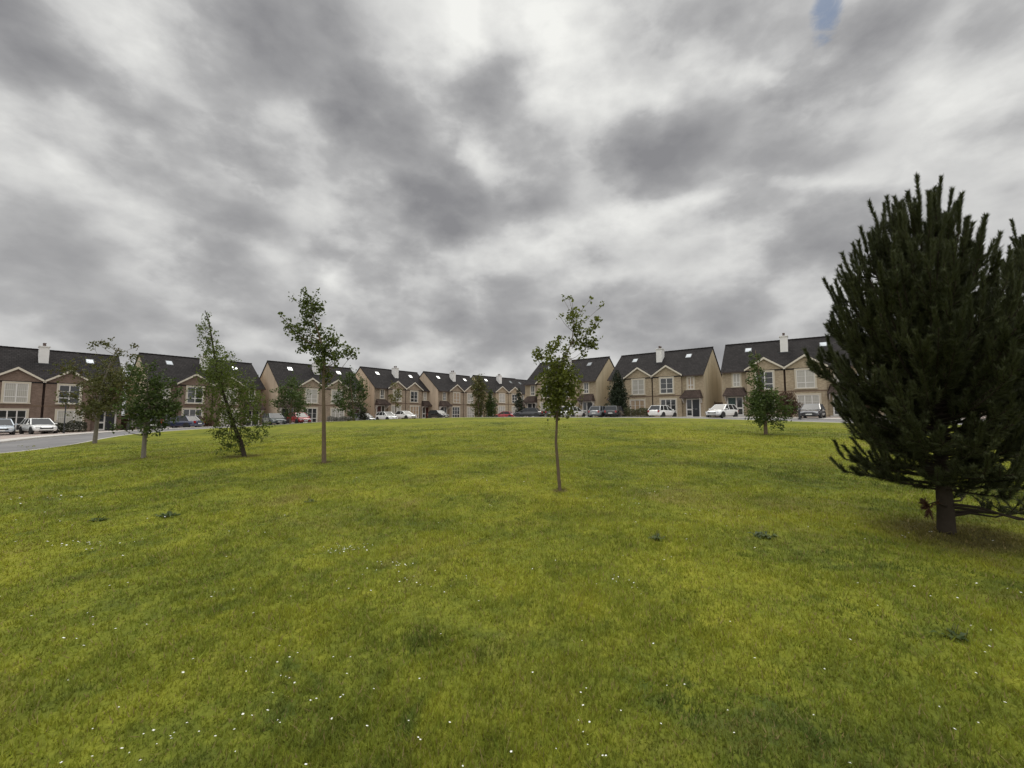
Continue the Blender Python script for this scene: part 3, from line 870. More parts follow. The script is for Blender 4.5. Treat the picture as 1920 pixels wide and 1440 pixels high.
# timber side fences closing the gaps between neighbouring blocks
def side_fence(a, b_, label):
    pa = np.array(BLOCKS[a][:2]); pb = np.array(BLOCKS[b_][:2])
    ua, va = axes(a); ub, vb = axes(b_)
    p0 = pa + ua * hw; p1 = pb - ub * hw
    dv = p1 - p0; L = np.linalg.norm(dv); dv /= L
    z0 = min(float(hgt(p0[0], p0[1])), float(hgt(p1[0], p1[1]))) - .1
    e = empty('side_fence', (p0[0], p0[1], z0), math.atan2(dv[1], dv[0]), label, 'fence', 'side fences between the houses')
    m_ = MB(); n_ = max(2, int(L / .14)); w_ = (L - .1) / n_
    for i in range(n_): m_.box(.05 + i * w_ - .006, .05 + (i + 1) * w_ + .006, -.012 - .01 * (i % 2), .012 - .01 * (i % 2), .05, 1.85 + .02 * (i % 2))
    m_.build('panel', M['timber'], e)
    for xx in (.05, L - .05):
        m_ = MB(); m_.box(xx - .05, xx + .05, -.06, .04, -.4, 1.98); m_.build('post', M['timber'], e)
    for zr in (.4, 1.4):
        m_ = MB(); m_.box(.1, L - .1, .013, .05, zr, zr + .1); m_.build('rail', M['timber'], e)
for a, b_, lab in (('R3', 'R2', 'brown timber fence in the gap beside the dark cypress'), ('R2', 'R1', 'brown timber fence in the gap behind the large white hatchback'),
                   ('R1', 'R0', 'brown timber fence hidden behind the big pine'), ('B1', 'B2', 'brown timber fence in the gap behind the black off-roader'),
                   ('B2', 'B3', 'brown timber fence in the gap behind the grey green estate car'), ('B3', 'B4', 'brown timber fence behind the dark round garden tree'),
                   ('B4', 'B5', 'brown timber fence beside the small black car far off'), ('B5', 'B6', 'brown timber fence behind the taller slender tree')):
    side_fence(a, b_, lab)

# ------------------------------------------------------------------ cars
def car_meshes(kind):
    L, Wd, H = dict(hatch=(4.0, 1.74, 1.47), estate=(4.5, 1.78, 1.47), saloon=(4.5, 1.78, 1.42), suv=(4.55, 1.86, 1.76))[kind]
    hl, w = L / 2, Wd / 2
    belt = H * .62
    st = [(-hl, .70, .46, belt * .80), (-hl + .05, .86, .34, belt * .92), (-hl + .22, .95, .26, belt * 1.0), (-hl * .55, 1, .22, belt * 1.02), (0, 1, .22, belt * 1.0), (hl * .32, 1, .22, belt * .97),
          (hl * .48, .98, .22, belt * .93), (hl * .75, .95, .24, belt * .85), (hl - .16, .86, .26, belt * .74), (hl - .03, .74, .32, belt * .62), (hl, .62, .40, belt * .54)]
    if kind == 'saloon':
        st = [(x, a, z, t * (.97 if x < -hl * .5 else 1)) for x, a, z, t in st]
    b = MB(); rings = []
    for x, a, zl, zt in st:
        ww = w * a
        half = [(ww * .82, zl), (ww * .97, zl + .10), (ww, zl + (zt - zl) * .45), (ww * .985, zl + (zt - zl) * .72), (ww * .93, zt - .03), (ww * .80, zt + .015), (ww * .4, zt + .04)]
        ring_ = [(x, y, z) for y, z in half] + [(x, -y, z) for y, z in half[::-1]]
        rings.append(ring_)
    k = len(rings[0])
    V = [p for r_ in rings for p in r_]
    F_ = [tuple(range(k - 1, -1, -1))]
    for i in range(len(rings) - 1):
        F_ += [(i * k + j, i * k + (j + 1) % k, (i + 1) * k + (j + 1) % k, (i + 1) * k + j) for j in range(k)]
    F_.append(tuple((len(rings) - 1) * k + j for j in range(k)))
    b.poly(V, F_)
    xr0, xr1 = {'hatch': (-hl + .12, -hl + .55), 'estate': (-hl + .12, -hl + .42), 'saloon': (-hl + .62, -hl + 1.15), 'suv': (-hl + .12, -hl + .40)}[kind]
    xf0, xf1 = hl * .50, hl * .08
    zb_, zt_ = belt * .97, H - .05
    wb, wt = w * .90, w * .70
    lo = [(xr0, -wb), (xf0, -wb), (xf0, wb), (xr0, wb)]; up = [(xr1, -wt), (xf1, -wt), (xf1, wt), (xr1, wt)]
    gl = MB(); gl.hexa([(x, y, zb_) for x, y in lo] + [(x, y, zt_) for x, y in up])
    # roof skin and pillars belong to the body
    b.poly([(x, y, zt_ - .01) for x, y in up] + [(x * .96 + xm * .04, y * .97, zt_ + .04) for (x, y), xm in zip(up, [(xr1 + xf1) / 2] * 4)] + [((xr1 + xf1) / 2, 0, zt_ + .065)],
           [(0, 1, 5, 4), (1, 2, 6, 5), (2, 3, 7, 6), (3, 0, 4, 7), (4, 5, 8), (5, 6, 8), (6, 7, 8), (7, 4, 8)])
    for i in range(4):
        b.tube([(*lo[i], zb_ - .02), (*up[i], zt_)], [.05, .045], 5)
    for s_ in (-1, 1):
        b.tube([(xr1 * .0 - .1, s_ * (wb + .004), zb_), (-.12, s_ * (wt + .006), zt_)], [.035, .035], 4)
        if kind != 'saloon': b.tube([(xr0 * .55, s_ * (wb + .004), zb_), (xr1 * .6, s_ * (wt + .006), zt_)], [.03, .03], 4)
    out = {'body': b, 'window': gl}
    wr = .36 if kind == 'suv' else .315
    wx = hl * .62
    t = MB(); t.tube([(0, -.10, 0), (0, -.085, 0), (0, .085, 0), (0, .10, 0)], [wr * .88, wr, wr, wr * .88], 20); out['wheel'] = t
    t = MB(); t.tube([(0, -.112, 0), (0, .112, 0)], [wr * .62] * 2, 14); out['rim'] = t
    out['wheel_arch'] = []
    for sx in (-1, 1):
        for sy in (-1, 1):
            ar = MB(); ar.cyl((sx * wx, sy * (w - .075), wr + .01), (0, 1, 0), wr + .055, .17, 20); out['wheel_arch'].append(ar)
    def lamps(x, y, z, dx, dy, dz_):
        m_ = MB(); m_.box(x - dx, x + dx, y - dy, y + dy, z - dz_, z + dz_); return m_
    out['headlight'] = [lamps(hl - .11, s_ * w * .60, belt * .66, .08, .17, .07) for s_ in (-1, 1)]
    out['taillight'] = [lamps(-hl + .07, s_ * w * .74, belt * .84, .08, .10, .12 if kind != 'suv' else .18) for s_ in (-1, 1)]
    out['mirror'] = [lamps(hl * .36, s_ * (w + .06), belt * 1.05, .07, .09, .06) for s_ in (-1, 1)]
    out['number_plate'] = [lamps(hl - .01, 0, .415, .022, .25, .055), lamps(-hl + .01, 0, .575, .022, .25, .055)]
    m_ = MB(); m_.box(hl - .06, hl + .004, -w * .5, w * .5, .48, .60); out['grille'] = m_
    m_ = MB(); m_.box(hl - .08, hl - .02, -w * .55, w * .55, .28, .34); out['intake'] = m_
    out['_w'] = (wx, w - .115, wr)
    return out
CARS = {}
for kd in ('hatch', 'estate', 'saloon', 'suv'):
    cm = car_meshes(kd); CARS[kd] = cm
    for k_, v_ in cm.items():
        if k_ == '_w': continue
        if isinstance(v_, list):
            for i, q in enumerate(v_): proto(f'{kd}_{k_}{i}', q)
        else: proto(f'{kd}_{k_}', v_)
def car(kind, x, y, head, paint, label):
    z = float(hgt(x, y)) - .10
    e = empty('parked_car', (x, y, z), R(head), label, 'car', 'cars parked outside the houses')
    pm = PAINT[paint]
    bo = inst(kind + '_body', 'body', e, [pm])
    for p_ in bo.data.polygons: p_.use_smooth = False
    for i in range(4): inst(f'{kind}_wheel_arch{i}', 'wheel_arch', bo, [M['plastic']])
    inst(kind + '_grille', 'grille', bo, [M['plastic']]); inst(kind + '_intake', 'air_intake', bo, [M['plastic']])
    inst(kind + '_window', 'window', e, [M['car_glass']])
    wx, wy, wr = CARS[kind]['_w']
    for sx in (-1, 1):
        for sy in (-1, 1):
            wh = inst(kind + '_wheel', 'wheel', e, [M['tyre']], (sx * wx, sy * wy, wr))
            inst(kind + '_rim', 'rim', wh, [M['rim']])
    for i in (0, 1):
        inst(f'{kind}_headlight{i}', 'headlight', e, [M['lamp_clear']]); inst(f'{kind}_taillight{i}', 'taillight', e, [M['lamp_red']]); inst(f'{kind}_mirror{i}', 'mirror', e, [pm])
    for i in (0, 1): inst(f'{kind}_number_plate{i}', 'number_plate', e, [M['plate']])
for args in [
    ('hatch', -46.6, 39.3, -38, 'silver', 'silver car cut off by the left edge, outside the red brick house'),
    ('hatch', -44.9, 41.0, -28, 'white', 'white car on the left drive beside the clipped dark hedge'),
    ('suv', -38.2, 44.9, 148, 'black', 'tall black off-roader behind the pale straight trunk'),
    ('saloon', -36.9, 48.1, 176, 'blue', 'dark blue saloon in front of the red brick house with the birch'),
    ('estate', -29.66, 53.8, -45, 'green_grey', 'low grey green car just left of the red car'),
    ('hatch', -27.67, 56.1, -41, 'red', 'bright red hatchback parked nose out beside the tan house'),
    ('hatch', -22.4, 65.3, -37, 'grey', 'grey car half hidden behind the dark round garden tree'),
    ('hatch', -19.93, 68.6, -37, 'white', 'left one of the two white cars in front of the tan house'),
    ('saloon', -17.75, 71.3, -37, 'white', 'right one of the two white cars in front of the tan house'),
    ('hatch', -12.72, 74.5, -38, 'black', 'small black car far off with the sky bright in its windscreen'),
    ('saloon', -1.5, 86.9, 160, 'red', 'dark red saloon farthest away between two slender trees'),
    ('saloon', 2.4, 62.0, 160, 'black', 'low black car just left of the thin sapling, side on'),
    ('hatch', 6.3, 59.2, 51, 'graphite', 'dark car behind the crown of the thin sapling'),
    ('estate', 8.2, 58.0, 51, 'white', 'white estate just right of the thin sapling'),
    ('hatch', 11.3, 54.6, 51, 'grey', 'mid grey car left of the cypress at the pale gable wall'),
    ('estate', 13.0, 54.0, 60, 'black', 'black estate car at the foot of the dark cypress'),
    ('hatch', 17.9, 51.2, 40, 'white', 'white car right of the low hedge, its tail towards the lawn'),
    ('hatch', 22.5, 46.2, 215, 'white', 'large white hatchback by the green front door'),
    ('estate', 29.2, 41.9, 228, 'graphite', 'graphite car nearest the big pine, facing the lawn'),
]: car(*args)

# ------------------------------------------------------------------ trees
def leaves(Cn, size, mat, name, parent, flat=.0, droop=.0):
    """diamond leaves, one quad each, at the given centres"""
    n = len(Cn)
    ax = rng.normal(size=(n, 3)); ax[:, 2] = ax[:, 2] * (1 - flat) - droop
    ax /= np.linalg.norm(ax, axis=1)[:, None]
    t = rng.normal(size=(n, 3)); t -= (t * ax).sum(1)[:, None] * ax
    t /= np.linalg.norm(t, axis=1)[:, None]
    s_ = size * rng.uniform(.6, 1.35, n)[:, None]
    nn = np.cross(ax, t)
    V = np.empty((n, 4, 3))
    V[:, 0] = Cn - ax * s_ * .5
    V[:, 1] = Cn + t * s_ * .36 + nn * s_ * .10
    V[:, 2] = Cn + ax * s_ * .55
    V[:, 3] = Cn - t * s_ * .36 + nn * s_ * .10
    return fast_obj(name, V.reshape(-1, 3), 4, mat, parent)
def clumps_to_points(cl, dens, leaf, up=.5):
    out = []
    for x, y, z, r in cl:
        n = max(8, int(20.0 * dens * math.pi * (r / leaf) ** 2))
        # a clump is a handful of twigs, each with its leaves strung along it
        ns = max(3, int(n / 8))
        st = rng.normal(size=(ns, 3)) * r * .46
        dr = st / (np.linalg.norm(st, axis=1)[:, None] + 1e-6) * .8 + rng.normal(size=(ns, 3)) * .6 + np.array([0, 0, up * .5])
        dr /= np.linalg.norm(dr, axis=1)[:, None]
        ln = rng.uniform(.35, .95, ns)[:, None] * r * rng.choice([1, 1, 1, 1.5], ns)[:, None]
        k = rng.integers(0, ns, n); t = rng.random((n, 1))
        out.append(np.array([x, y, z]) + st[k] + dr[k] * ln[k] * t + rng.normal(size=(n, 3)) * leaf * .55)
    return np.concatenate(out)
def tree(name, label, cat, base_px, base, s, trunk_px, tw, clumps, leafmat_, bark, leaf, dens, depth, group=None, flat=0.0, droop=0.0):
    """s = metres per photo pixel at the tree; trunk and clumps are read off in those units and built in metres about the base"""
    bx, by = base_px
    e = empty(name, base, 0, label, cat, group)
    tp = [((x - bx) * s, random.uniform(-.03, .03) * i * s * 10, (by - y) * s) for i, (x, y) in enumerate(trunk_px)]
    tp[0] = (tp[0][0], tp[0][1], -.06)
    n = len(tp)
    m_ = MB()
    rad = [tw * (1.5 if i == 0 else 1.0) * (1 - .85 * (i / (n - 1))) for i in range(n)]
    tp.insert(1, tuple(np.array(tp[0]) * .9 + np.array(tp[1]) * .1)); rad.insert(1, tw)
    m_.tube(tp, rad, 9)
    m_.build('trunk', bark, e, smooth=True)
    cl = []
    br = MB()
    T = np.array(tp)
    for x, y, r in clumps:
        c = np.array([(x - bx) * s, random.gauss(0, .45) * depth * s, (by - y) * s])
        cl.append((*c, r * s))
        # limb from the trunk to this clump
        zt = max(T[1][2], min(T[-1][2], c[2] - np.hypot(c[0] - np.interp(c[2], T[:, 2], T[:, 0]), c[1]) * random.uniform(.6, 1.1)))
        zt = max(zt, T[-1][2] * .25)
        p0 = np.array([np.interp(zt, T[:, 2], T[:, 0]), np.interp(zt, T[:, 2], T[:, 1]), zt])
        mid = (p0 * .5 + c * .5) + np.array([0, 0, -.08 * np.linalg.norm(c - p0)])
        r0 = max(.006, tw * .28 * (1 - .5 * zt / T[-1][2]))
        br.tube([p0, mid, c], [r0, r0 * .6, r0 * .25], 5)
        for _ in range(3):
            q = c + rng.normal(size=3) * r * s * .55
            br.tube([mid * .3 + c * .7, q], [r0 * .3, r0 * .12], 4)
    br.build('limbs', bark, e)
    leaves(clumps_to_points(cl, dens, leaf, -droop if droop else .5), leaf, leafmat_, 'crown', e, flat, droop)
    return e
LG = 'young trees planted on the lawn'
tree('sapling', 'slender sapling with bare thin stem and ragged crown, nearest the middle of the lawn', 'tree', (1050, 918), (.91, 8.26, .27), .01025,
     [(1050, 918), (1046, 870), (1043, 830), (1045, 790), (1046, 740), (1052, 690), (1075, 640), (1080, 590)], .034,
     [(1040, 700, 20), (1060, 705, 22), (1045, 735, 24), (1062, 740, 22), (1030, 745, 16), (1050, 760, 18), (1035, 765, 12), (1068, 765, 12), (1050, 720, 22), (1024, 715, 14), (1070, 715, 15), (1048, 775, 10),
      (1015, 662, 12), (1035, 655, 11), (1050, 645, 10), (1005, 668, 7), (1030, 675, 10), (1055, 672, 9), (1045, 687, 12), (1062, 660, 7), (1078, 600, 12), (1085, 615, 10), (1072, 590, 7), (1095, 630, 10), (1105, 625, 8),
      (1120, 610, 8), (1125, 600, 6), (1110, 645, 12), (1090, 652, 8), (1078, 640, 8), (1115, 648, 8), (1100, 662, 7), (1085, 583, 6), (1060, 552, 2.5), (1070, 553, 2.5), (1110, 560, 3), (1130, 573, 4), (1050, 592, 3), (1072, 562, 3), (1098, 575, 3)],
     LEAF['sapling'], M['bark_brown'], .058, .40, 26, LG)
tree('young_oak', 'young tree with sparse clumped crown and one stray right branch, on a bare brown trunk', 'tree', (608, 868), (-5.46, 12.64, .31), .01568,
     [(608, 868), (606, 820), (604, 770), (602, 720), (601, 680), (595, 640), (580, 600), (572, 560)], .066,
     [(565, 555, 9), (578, 570, 12), (560, 575, 14), (572, 590, 14), (585, 580, 9), (550, 605, 12), (535, 612, 10), (560, 620, 16), (580, 615, 12), (595, 627, 10), (560, 642, 14), (575, 652, 12), (590, 655, 13), (605, 650, 14),
      (615, 640, 12), (600, 670, 15), (612, 668, 13), (598, 687, 12), (606, 700, 11), (590, 640, 9), (627, 640, 6), (640, 665, 11), (655, 665, 7), (630, 672, 5), (648, 658, 6), (518, 590, 2.5), (525, 602, 3.5), (545, 560, 4), (580, 543, 3.5), (556, 552, 4), (600, 715, 10)],
     LEAF['oak'], M['bark_brown'], .085, .38, 30, LG)
tree('birch', 'leaning birch with thin drooping top and leaves down to the grass', 'tree', (460, 856), (-9.14, 14.88, .29), .01846,
     [(460, 856), (452, 832), (437, 800), (422, 760), (406, 720), (396, 680), (387, 640), (379, 600), (372, 580)], .075,
     [(372, 590, 7), (365, 614, 9), (380, 615, 9), (390, 635, 11), (375, 640, 11), (385, 657, 12), (400, 657, 11), (360, 652, 6), (412, 664, 7), (390, 690, 21), (410, 690, 22), (430, 692, 20), (380, 710, 16), (400, 720, 24), (430, 720, 25),
      (455, 725, 18), (384, 735, 14), (420, 745, 25), (450, 750, 23), (470, 745, 13), (408, 770, 19), (440, 775, 24), (470, 775, 15), (420, 800, 17), (450, 800, 22), (480, 800, 12), (430, 820, 12), (455, 822, 14), (474, 815, 9), (428, 840, 9), (444, 846, 7), (420, 818, 9), (436, 836, 8)],
     LEAF['birch'], M['bark_dark'], .062, .23, 38, LG, 0, .35)
tree('maple', 'dark round-headed young tree with pale straight trunk, in front of the black off-roader', 'tree', (269, 858), (-13.17, 15.52, .2), .01926,
     [(269, 858), (269, 810), (268, 770), (268, 730), (266, 695)], .075,
     [(265, 690, 11), (275, 700, 13), (257, 712, 13), (270, 720, 18), (284, 732, 18), (250, 740, 18), (270, 745, 24), (295, 747, 16), (238, 765, 16), (260, 770, 24), (285, 765, 22), (306, 762, 13), (235, 785, 12), (255, 790, 18), (280, 790, 20), (300, 782, 13), (245, 800, 8)],
     LEAF['dark'], M['bark_grey'], .095, .36, 42, LG)
tree('maple', 'olive brown tree beside the road with wispy top drooping right, leftmost of the lawn trees', 'tree', (172, 832), (-26.4, 27.4, -.03), .03377,
     [(172, 832), (174, 790), (176, 760), (180, 720), (187, 690), (200, 652)], .12,
     [(150, 697, 15), (170, 692, 18), (195, 697, 15), (140, 720, 17), (165, 720, 24), (195, 720, 22), (215, 717, 13), (135, 745, 12), (160, 745, 22), (190, 745, 22), (214, 745, 16), (150, 765, 15), (180, 768, 17), (205, 765, 15),
      (180, 641, 5), (195, 643, 6), (172, 644, 4), (206, 656, 5), (215, 647, 5), (221, 661, 7), (232, 669, 8), (238, 685, 7), (236, 700, 7), (205, 672, 5)],
     LEAF['olive'], M['bark_grey'], .13, .34, 46, LG)
tree('young_maple', 'small tree with narrow upright leader and bushy skirt, left of the graphite car', 'tree', (1436, 815), (12.58, 21.44, .77), .0266,
     [(1436, 815), (1436, 790), (1434, 760), (1430, 720), (1427, 685), (1424, 655)], .095,
     [(1424, 660, 4), (1427, 670, 6), (1428, 682, 8), (1421, 692, 7), (1432, 697, 7), (1429, 708, 9), (1424, 718, 10), (1434, 724, 9), (1430, 735, 12), (1420, 745, 11), (1442, 744, 12), (1430, 752, 15), (1447, 756, 13), (1418, 762, 12), (1435, 765, 17), (1455, 764, 13),
      (1412, 774, 9), (1470, 764, 9), (1440, 778, 16), (1422, 783, 11), (1460, 780, 12), (1436, 790, 9), (1452, 795, 7), (1480, 772, 5), (1427, 760, 14), (1437, 742, 10)],
     LEAF['bush'], M['bark_brown'], .10, .42, 26, LG)
HG = 'garden trees and shrubs by the houses'
def zat(x, y): return float(hgt(x, y)) - .12
def garden(name, label, cat, px, xy, s, trunk, tw, cl, lm, leaf, dens, depth, bark='bark_brown'):
    tree(name, label, cat, px, (*xy, zat(*xy)), s, trunk, tw, cl, lm, M[bark], leaf, dens, depth, HG)
garden('garden_tree', 'round green tree above the red car, in front of the beige gable', 'tree', (545, 796), (-26.3, 51.2), .0632, [(545, 796), (545, 775), (546, 750), (546, 725)], .12,
       [(545, 717, 11), (530, 737, 12), (550, 737, 16), (565, 740, 10), (524, 755, 10), (545, 758, 16), (562, 760, 10), (540, 775, 7)], LEAF['bush'], .17, .45, 28)
garden('garden_tree', 'dark green round tree right of the young oak, at the tan house wall', 'tree', (664, 791), (-19.8, 54.0), .067, [(664, 791), (662, 765), (658, 735), (655, 710)], .13,
       [(655, 706, 9), (645, 720, 11), (665, 722, 12), (640, 740, 12), (660, 740, 14), (676, 740, 7), (650, 760, 12), (667, 758, 10), (665, 778, 8), (638, 755, 7), (679, 726, 4)], LEAF['dark'], .18, .45, 28)
garden('garden_tree', 'thin yellow green tree between the gables behind the white cars', 'tree', (743, 786), (-19.6, 72.5), .0905, [(743, 786), (743, 765), (742, 740), (741, 722)], .09,
       [(740, 722, 5), (746, 736, 6), (741, 750, 6.5), (750, 745, 5), (735, 743, 4), (746, 760, 4.5)], LEAF['yellow'], .20, .42, 12)
garden('cypress', 'narrow dark cypress standing between two buff houses', 'tree', (1160, 783), (13.82, 55.88), .0694, [(1160, 783), (1160, 760), (1160, 730), (1160, 700)], .12,
       [(1160, 700, 4.5), (1160, 708, 6.5), (1160, 717, 8.5), (1161, 727, 10), (1158, 735, 10.5), (1161, 743, 12), (1157, 750, 12), (1160, 758, 13), (1158, 766, 13), (1160, 774, 11)], LEAF['cypress'], .16, .95, 13)
garden('tall_tree', 'taller of two slender dark trees in front of the farthest houses', 'tree', (895, 784), (-6.0, 78.0), .097, [(895, 784), (894, 765), (893, 740), (895, 712)], .14,
       [(896, 710, 6), (890, 720, 9), (902, 726, 9), (893, 735, 10), (900, 746, 9), (890, 756, 8), (898, 766, 8), (893, 776, 6)], LEAF['olive'], .26, .6, 16)
garden('conifer', 'small dark green conifer right of the taller slender tree', 'tree', (920, 783), (-4.0, 80.0), .0995, [(920, 783), (920, 765), (920, 745), (920, 732)], .1,
       [(920, 733, 3.5), (919, 742, 5), (921, 751, 6.5), (919, 760, 8), (921, 769, 9), (920, 776, 7)], LEAF['dark'], .22, .8, 8)
garden('conifer', 'thin dark conifer left of the middle house, by the low black car', 'tree', (973, 783), (1.1, 66.0), .082, [(973, 783), (973, 765), (973, 748), (973, 730)], .08,
       [(973, 732, 3), (972, 741, 4), (974, 750, 5.5), (971, 759, 6), (974, 767, 7), (971, 774, 6)], LEAF['cypress'], .18, .8, 7)
def shrub(name, label, px, xy, s, blobs, lm, leaf, dens, cat='shrub'):
    bx, by = px
    e = empty(name, (*xy, zat(*xy)), 0, label, cat, HG)
    st = MB()
    for x, y, r in blobs: st.tube([((x - bx) * s * .6, 0, -.05), ((x - bx) * s, 0, (by - y) * s)], [.03, .012], 5)
    st.build('stems', M['bark_dark'], e)
    cl = [((x - bx) * s, random.gauss(0, .25) * r * s, (by - y) * s, r * s) for x, y, r in blobs]
    leaves(clumps_to_points(cl, dens, leaf), leaf, lm, 'foliage', e)
def hedge(name, label, xy, rz, L, Dp, H, lm, leaf=.09):
    e = empty(name, (*xy, zat(*xy)), R(rz), label, 'hedge', HG)
    n = int(L * H * 1100)
    P_ = np.c_[rng.uniform(-L / 2, L / 2, n), rng.uniform(-Dp / 2, Dp / 2, n), rng.random(n) ** .75 * H]
    P_[:, 2] *= .9 + .1 * np.sin(P_[:, 0] * 3.1) + .05 * np.sin(P_[:, 0] * 7)
    st = MB()
    for x in np.linspace(-L / 2 + .15, L / 2 - .15, max(3, int(L / .35))): st.tube([(x, 0, -.05), (x + .05, 0, H * .8)], [.025, .012], 5)
    st.build('stems', M['bark_dark'], e)
    leaves(P_, leaf, lm, 'foliage', e)
hedge('clipped_hedge', 'low clipped dark hedge below the ground floor window of the leftmost house', (-44.2, 43.0), 40, 2.7, .9, 1.2, LEAF['darkhedge'])
hedge('garden_hedge', 'ragged brown green hedge right of the cypress, before the buff house', (15.4, 52.1), -38, 3.6, 1.2, 1.25, LEAF['hedge'])
hedge('grey_hedge', 'low grey hedge right of the red car, before the tan house', (-23.9, 60.4), 45, 3.8, 1.0, .95, LEAF['greyhedge'])
hedge('small_hedge', 'small green hedge left of the sapling, before the middle house', (4.3, 62.2), -45, 1.9, 1.0, 1.0, LEAF['hedge'])
shrub('smoke_bush', 'red brown shrub behind the small tree, left of the graphite car', (1485, 786), (28.1, 43.9), .0545, [(1478, 752, 11), (1490, 748, 10), (1484, 764, 13), (1496, 766, 9), (1474, 770, 9), (1487, 776, 9)], LEAF['smoke'], .11, .7)
shrub('brown_shrub', 'brown leafless looking shrub at the wall right of the birch front windows', (392, 802), (-36.6, 51.9), .064, [(386, 790, 8), (396, 788, 8), (392, 797, 8)], LEAF['smoke'], .10, .6)
shrub('evergreen_shrub', 'dark evergreen shrub at the foot of the dark round garden tree', (668, 792), (-20.2, 58.5), .072, [(668, 774, 6), (666, 782, 7), (671, 786, 6)], LEAF['darkhedge'], .12, .7)
shrub('border_plant', 'pale flowering border plant between the white car and clipped hedge', (79, 812), (-45.5, 42.2), .052, [(76, 800, 6), (83, 796, 6), (84, 805, 6), (77, 808, 5)], LEAF['greyhedge'], .09, .6)

def weed(label, x, y, r, n):
    z = float(lawn_z(np.array([x]), np.array([y]))[0])
    e = empty('weed_tuft', (x, y, z), 0, label, 'weed', 'dark weed tufts in the lawn')
    V = []; st = []
    for _ in range(n):
        a = random.uniform(0, 6.283); L = r * random.uniform(.5, 1.0); up = random.uniform(.25, .9); w = L * random.uniform(.10, .2)
        ca, sa = math.cos(a), math.sin(a); ox, oy = random.gauss(0, r * .35), random.gauss(0, r * .25)
        p0 = np.array([ox, oy, -.005]); m1 = p0 + np.array([ca * L * .5, sa * L * .5, L * up * .6]); t1 = p0 + np.array([ca * L, sa * L, L * up * .45])
        sd_ = np.array([-sa, ca, 0]) * w
        V += [p0, m1 - sd_, t1, m1 + sd_]
    fast_obj('leaf_rosette', np.array(V), 4, LEAF['dark'], e)
    b_ = MB()
    for k in range(4):
        q = random.gauss(0, r * .3), random.gauss(0, r * .25)
        b_ = MB(); b_.tube([(q[0], q[1], -.01), (q[0] + .02, q[1], r * .55), (q[0] + .05, q[1] + .02, r * .8)], [.004, .003, .002], 4); b_.build('stalk', LEAF['olive'], e)
for a_ in [('dark weed tuft in the grass left of the young oak, the broadest', -5.3, 6.75, .17, 44), ('dark weed tuft far left in the grass, below the maple', -6.1, 6.5, .12, 30),
           ('dark weed tuft in the grass just below the young oak', -3.5, 7.6, .11, 26), ('dark weed tuft right of the sapling, towards the big pine', 3.05, 5.35, .13, 36),
           ('dark weed tuft in the grass right below the sapling', 1.7, 5.2, .11, 26), ('dark weed tuft in the foreground grass, nearest the lower right corner', 3.0, 3.05, .09, 22)]:
    weed(*a_)

# posts
def post(name, label, x, y, h, cat, r=.05, plate=False):
    z = float(hgt(x, y)) - .12
    e = empty(name, (x, y, z), 0, label, cat)
    m_ = MB(); m_.tube([(0, 0, -.2), (0, 0, h)], [r, r * .9], 10); m_.build('pole', M['darkmetal'], e)
    m_ = MB(); m_.tube([(0, 0, h), (0, 0, h + .05), (0, 0, h + .09)], [r * 1.25, r * 1.2, r * .5], 10); m_.build('cap', M['darkmetal'], e)
    m_ = MB(); m_.cyl((0, 0, .06), (0, 0, 1), r * 1.7, .16, 10); m_.build('base', M['darkmetal'], e)
post('street_post', 'thin dark street post rising from the clipped hedge', -42.4, 40.9, 3.1, 'post')
post('bollard', 'short dark bollard left of the graphite car', 27.0, 40.5, .95, 'bollard', .09)
post('street_post', 'dark post between the white cars and the small black car', -15.1, 70.4, 2.0, 'post', .07)
post('gate_post', 'pale slim post between the grey green car and the red car', -28.6, 54.2, 1.5, 'post', .10)

# ------------------------------------------------------------------ the big pines
def needle_mat(name, dark, light, brown=0.0):
    m_ = leafmat(name, dark, light, .12)
    return m_
NEEDLE = needle_mat('pine needle', (.024, .032, .013), (.085, .095, .038))
DEAD = needle_mat('dead needle', (.05, .022, .012), (.10, .05, .028))
def needles_along(pts, n, ln, w, spread, out):
    """thin needles pointing forward and out along a shoot"""
    pts = np.array(pts)
    seg = np.linalg.norm(np.diff(pts, axis=0), axis=1); cum = np.r_[0, np.cumsum(seg)]
    t = rng.random(n) * cum[-1]
    P_ = np.c_[[np.interp(t, cum, pts[:, i]) for i in range(3)]].T
    i = np.clip(np.searchsorted(cum, t) - 1, 0, len(seg) - 1)
    T = np.diff(pts, axis=0)[i] / seg[i][:, None]
    q = rng.normal(size=(n, 3)); q -= (q * T).sum(1)[:, None] * T; q /= np.linalg.norm(q, axis=1)[:, None]
    D = T * math.cos(spread) + q * math.sin(spread) * rng.uniform(.7, 1.25, n)[:, None]
    D /= np.linalg.norm(D, axis=1)[:, None]
    sd_ = np.cross(D, rng.normal(size=(n, 3))); sd_ /= np.linalg.norm(sd_, axis=1)[:, None]
    l_ = ln * rng.uniform(.75, 1.2, n)[:, None]
    V = np.empty((n, 3, 3))
    V[:, 0] = P_ - sd_ * w; V[:, 1] = P_ + sd_ * w; V[:, 2] = P_ + D * l_
    out.append(V.reshape(-1, 3))
